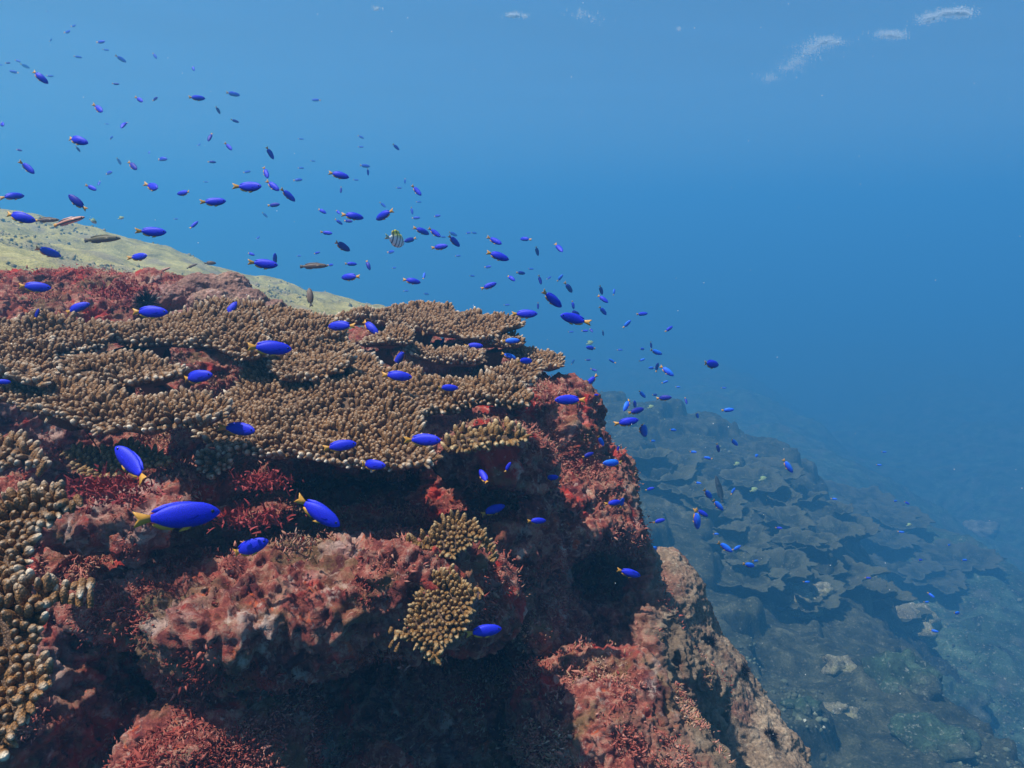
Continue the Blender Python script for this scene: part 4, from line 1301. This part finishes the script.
LAND = [('the striped white fish', 396, 240), ('the red striped wrasse', 69, 221), ('the olive wrasse', 102, 239), ('the long brown wrasse', 314, 266),
        ('the upright brown fish', 310, 296), ('the lumpy coral head', 208, 288), ('the topmost table coral', 440, 318), ('the broad table coral', 330, 410),
        ('the golden finger coral', 440, 610), ('the rightmost table coral', 550, 360), ('the dark grey fish', 719, 489),
        ('the tan rock', 700, 620), ('the foam streak', 830, 55), ('the nearest coral', 30, 610), ('the top left corner', 0, 0)]
SECT = ['right of', 'up-right of', 'above', 'up-left of', 'left of', 'down-left of', 'below', 'down-right of']
HEAD = ['right', 'up-right', 'up', 'up-left', 'left', 'down-left', 'down', 'down-right']
ORDN = ['nearest', 'second nearest', 'third nearest', 'fourth nearest', 'fifth nearest', 'sixth nearest', 'seventh nearest', 'eighth nearest', 'ninth nearest',
        'tenth nearest', 'eleventh nearest', 'twelfth nearest', 'thirteenth nearest', 'fourteenth nearest', 'fifteenth nearest', 'sixteenth nearest']
slots = {}
for i, (px, py, lp, an, fl) in enumerate(fish):
    k = min(range(len(LAND)), key=lambda j: math.hypot(LAND[j][1] - px, LAND[j][2] - py))
    s_ = int(round(math.degrees(math.atan2(LAND[k][2] - py, px - LAND[k][1])) / 45)) % 8
    slots.setdefault((k, s_), []).append((math.hypot(LAND[k][1] - px, LAND[k][2] - py), i))
labels = {}
for (k, s_), lst in slots.items():
    for n_, (dd, i) in enumerate(sorted(lst)):
        px, py, lp, an, fl = fish[i]
        size = 'large' if lp > 28 else 'medium' if lp > 14 else 'small' if lp > 8 else 'tiny'
        tone = ' dark' if 'd' in fl else ' faint' if 'f' in fl else ' azure' if 'c' in fl else ''
        labels[i] = '%s blue fish %s %s, %s%s and heading %s' % (ORDN[min(n_, 15)], SECT[s_], LAND[k][0], size, tone, HEAD[int(round(an / 45)) % 8])

# solid things a fish must stay clear of
dg = bpy.context.evaluated_depsgraph_get()
dg.update()
fr = random.Random(12)
for i, (px, py, lp, an, fl) in enumerate(fish):
    real = fr.uniform(0.042, 0.050)
    if 'f' in fl: real = fr.uniform(0.085, 0.11)
    d = real * F / lp
    yaw = fr.uniform(-0.4, 0.4) if lp > 20 else fr.uniform(-0.75, 0.75)
    if 's' in fl: yaw = 0.9; d *= 0.8
    dr = Vector(P(px, py, 1.0))
    hitd = 99.0
    org = Vector((0, 0, 0)); dv = dr.normalized()
    for _ in range(12):                                 # skip the water's own skin
        ok, loc, nr, ix, ob, mm = scene.ray_cast(dg, org, dv)
        if not ok: break
        if ob.name.startswith(('haze', 'water_surface')):
            org = loc + dv * 1e-3; continue
        hitd = Vector(CF).dot(loc); break
    if d > hitd - 0.05: d = max(0.3, hitd - 0.05 - fr.uniform(0.0, 0.04))
    dirz = P(px, py, 1.0)[2]
    if dirz > 0 and d * dirz > SURF_Z - 0.25: d = (SURF_Z - 0.25) / dirz
    skin = 'indigo' if 'd' in fl else 'cyan' if 'c' in fl else 'blue'
    put_fish('damselfish', 'damsel', skin, 'yellow', px, py, lp, R(an), d, yaw, labels[i], 'fish', 'blue damselfish schooling over the reef', lp >= 14)

put_fish('wrasse', 'wrasse', 'olive', 'dark_fin', 102, 239, 36, R(4), 2.1, 0.1, 'olive wrasse with a long dark body over the yellow slope', 'fish', None, True)
put_fish('wrasse', 'wrasse', 'striped', 'yellow', 69, 221, 30, R(18), 1.9, 0.2, 'slim red striped wrasse tilted nose up above the yellow slope', 'fish', None, True)
put_fish('wrasse', 'wrasse', 'brown', 'yellow', 47, 220, 24, R(2), 2.2, 0.1, 'brown wrasse partly behind the red striped wrasse', 'fish', None, True)
put_fish('wrasse', 'wrasse', 'brown', 'dark_fin', 314, 266, 28, R(2), 2.2, 0.1, 'long brown wrasse with pale belly in blue water above the slope', 'fish', None, True)
put_fish('reef_fish', 'damsel', 'brown', 'dark_fin', 310, 297, 20, R(100), 2.0, 0.3, 'upright brown fish hanging before the yellow slope', 'fish', None, True)
put_fish('reef_fish', 'damsel', 'brown', 'dark_fin', 210, 263, 12, R(0), 2.6, 0.2, 'small dark brown fish above the lumpy coral head', 'fish', None, False)
put_fish('reef_fish', 'wrasse', 'brown', 'dark_fin', 192, 266, 11, R(25), 2.6, 0.2, 'small slim tan fish left of the small dark brown fish', 'fish', None, False)
put_fish('reef_fish', 'wrasse', 'striped', 'yellow', 164, 270, 13, R(25), 2.4, 0.2, 'small slim reddish fish low over the yellow slope', 'fish', None, False)
put_fish('sergeant_fish', 'disc', 'sergeant', 'pale_green', 396, 240, 14, R(-10), 2.2, 1.08, 'striped white fish with yellow back among the blue fish', 'fish', None, True)
put_fish('reef_fish', 'wrasse', 'grey', 'grey', 719, 489, 27, R(100), 5.5, 0.2, 'dark grey fish hanging upright over the far plate corals', 'fish', None, True)
for (px, py, l, lab) in [(763, 479, 9, 'pale green fish over the far slope, upper right of a pair'), (754, 490, 9, 'pale green fish over the far slope, lower left of a pair'),
                         (737, 464, 7, 'tiny pale green fish above the pair over the far slope'), (651, 407, 7, 'tiny pale green fish beside the blue cluster off the reef edge'),
                         (590, 343, 8, 'small pale green fish right of the topmost table coral'), (909, 525, 6, 'tiny white fish low over the far right seabed'),
                         (121, 218, 6, 'tiny pale fish above the olive wrasse'), (93, 221, 8, 'small pale slim fish right of the red striped wrasse')]:
    put_fish('reef_fish', 'disc' if l < 9 else 'disc', 'pale_green', 'pale_green', px, py, l, R(20 if px != 93 else -30), 4.0 if px > 500 else 2.2, 0.3, lab, 'fish', None, False)

# ------------------------------------------------------------------ foam under the surface, drifting particles
def specks(name, pts, rad, mat):
    V, T = [], []
    oct_ = np.array([(1, 0, 0), (-1, 0, 0), (0, 1, 0), (0, -1, 0), (0, 0, 1), (0, 0, -1)], float)
    of = np.array([(0, 2, 4), (2, 1, 4), (1, 3, 4), (3, 0, 4), (2, 0, 5), (1, 2, 5), (3, 1, 5), (0, 3, 5)])
    n = len(pts)
    V = pts[:, None, :] + oct_[None] * np.asarray(rad)[:, None, None]
    T = (np.arange(n)[:, None, None] * 6 + of[None]).reshape(-1, 3)
    return mesh(name, V.reshape(-1, 3), [T], mat)


r = np.random.default_rng(77)
pts, rad = [], []
def at_surface(px, py, depth):
    d = CR * ((px - 512) / F) + CU * ((384 - py) / F) + CF
    return d * ((SURF_Z - depth) / d[2])
for (path, n, wid) in [([(766, 80), (775, 72), (790, 66), (800, 58), (815, 48), (825, 40), (838, 44)], 800, 3.0), ([(870, 35), (885, 34), (900, 36)], 220, 2.4),
                       ([(925, 21), (940, 15), (955, 13), (968, 14)], 380, 2.2), ([(508, 21), (516, 20), (526, 22)], 90, 1.0), ([(550, 48), (558, 44), (566, 40)], 60, 1.5),
                       ([(575, 22), (585, 18), (600, 30)], 25, 3), ([(376, 11), (378, 10)], 10, 1), ([(380, 106), (388, 105)], 0, 1), ([(675, 31), (680, 32)], 14, 1)]:
    path = np.array(path, float)
    for i in range(int(n * 7)):
        t = r.random() * (len(path) - 1); k = int(t); p = path[k] + (path[k + 1] - path[k]) * (t - k)
        if vnoise(np.array([[p[0] * 0.22, p[1] * 0.3, 0.5]]), 1.0, 8)[0] < -0.1: continue
        q = p + r.normal(0, wid * (0.55 if i % 2 else 1.5), 2) * (2.0, 0.7)
        w = at_surface(q[0], q[1], 0.03)
        w[2] = wave(np.array([w[0]]), np.array([w[1]]))[0] - 0.012 - abs(r.normal(0, 0.012))
        pts.append(w); rad.append(0.0058 * math.exp(r.normal(0, 0.45)))
fo = specks('foam', np.array(pts), rad, M['foam']); tag(fo, kind='stuff')
pts, rad = [], []
for i in range(150):
    d = r.uniform(0.6, 5) ; px, py = r.uniform(0, 1024), r.uniform(0, 768)
    p = P(px, py, d)
    if p[2] > SURF_Z - 0.2: continue
    pts.append(p); rad.append(r.uniform(0.25, 0.65) * d / F)
sn = specks('marine_snow', np.array(pts), rad, M['snow']); tag(sn, kind='stuff')
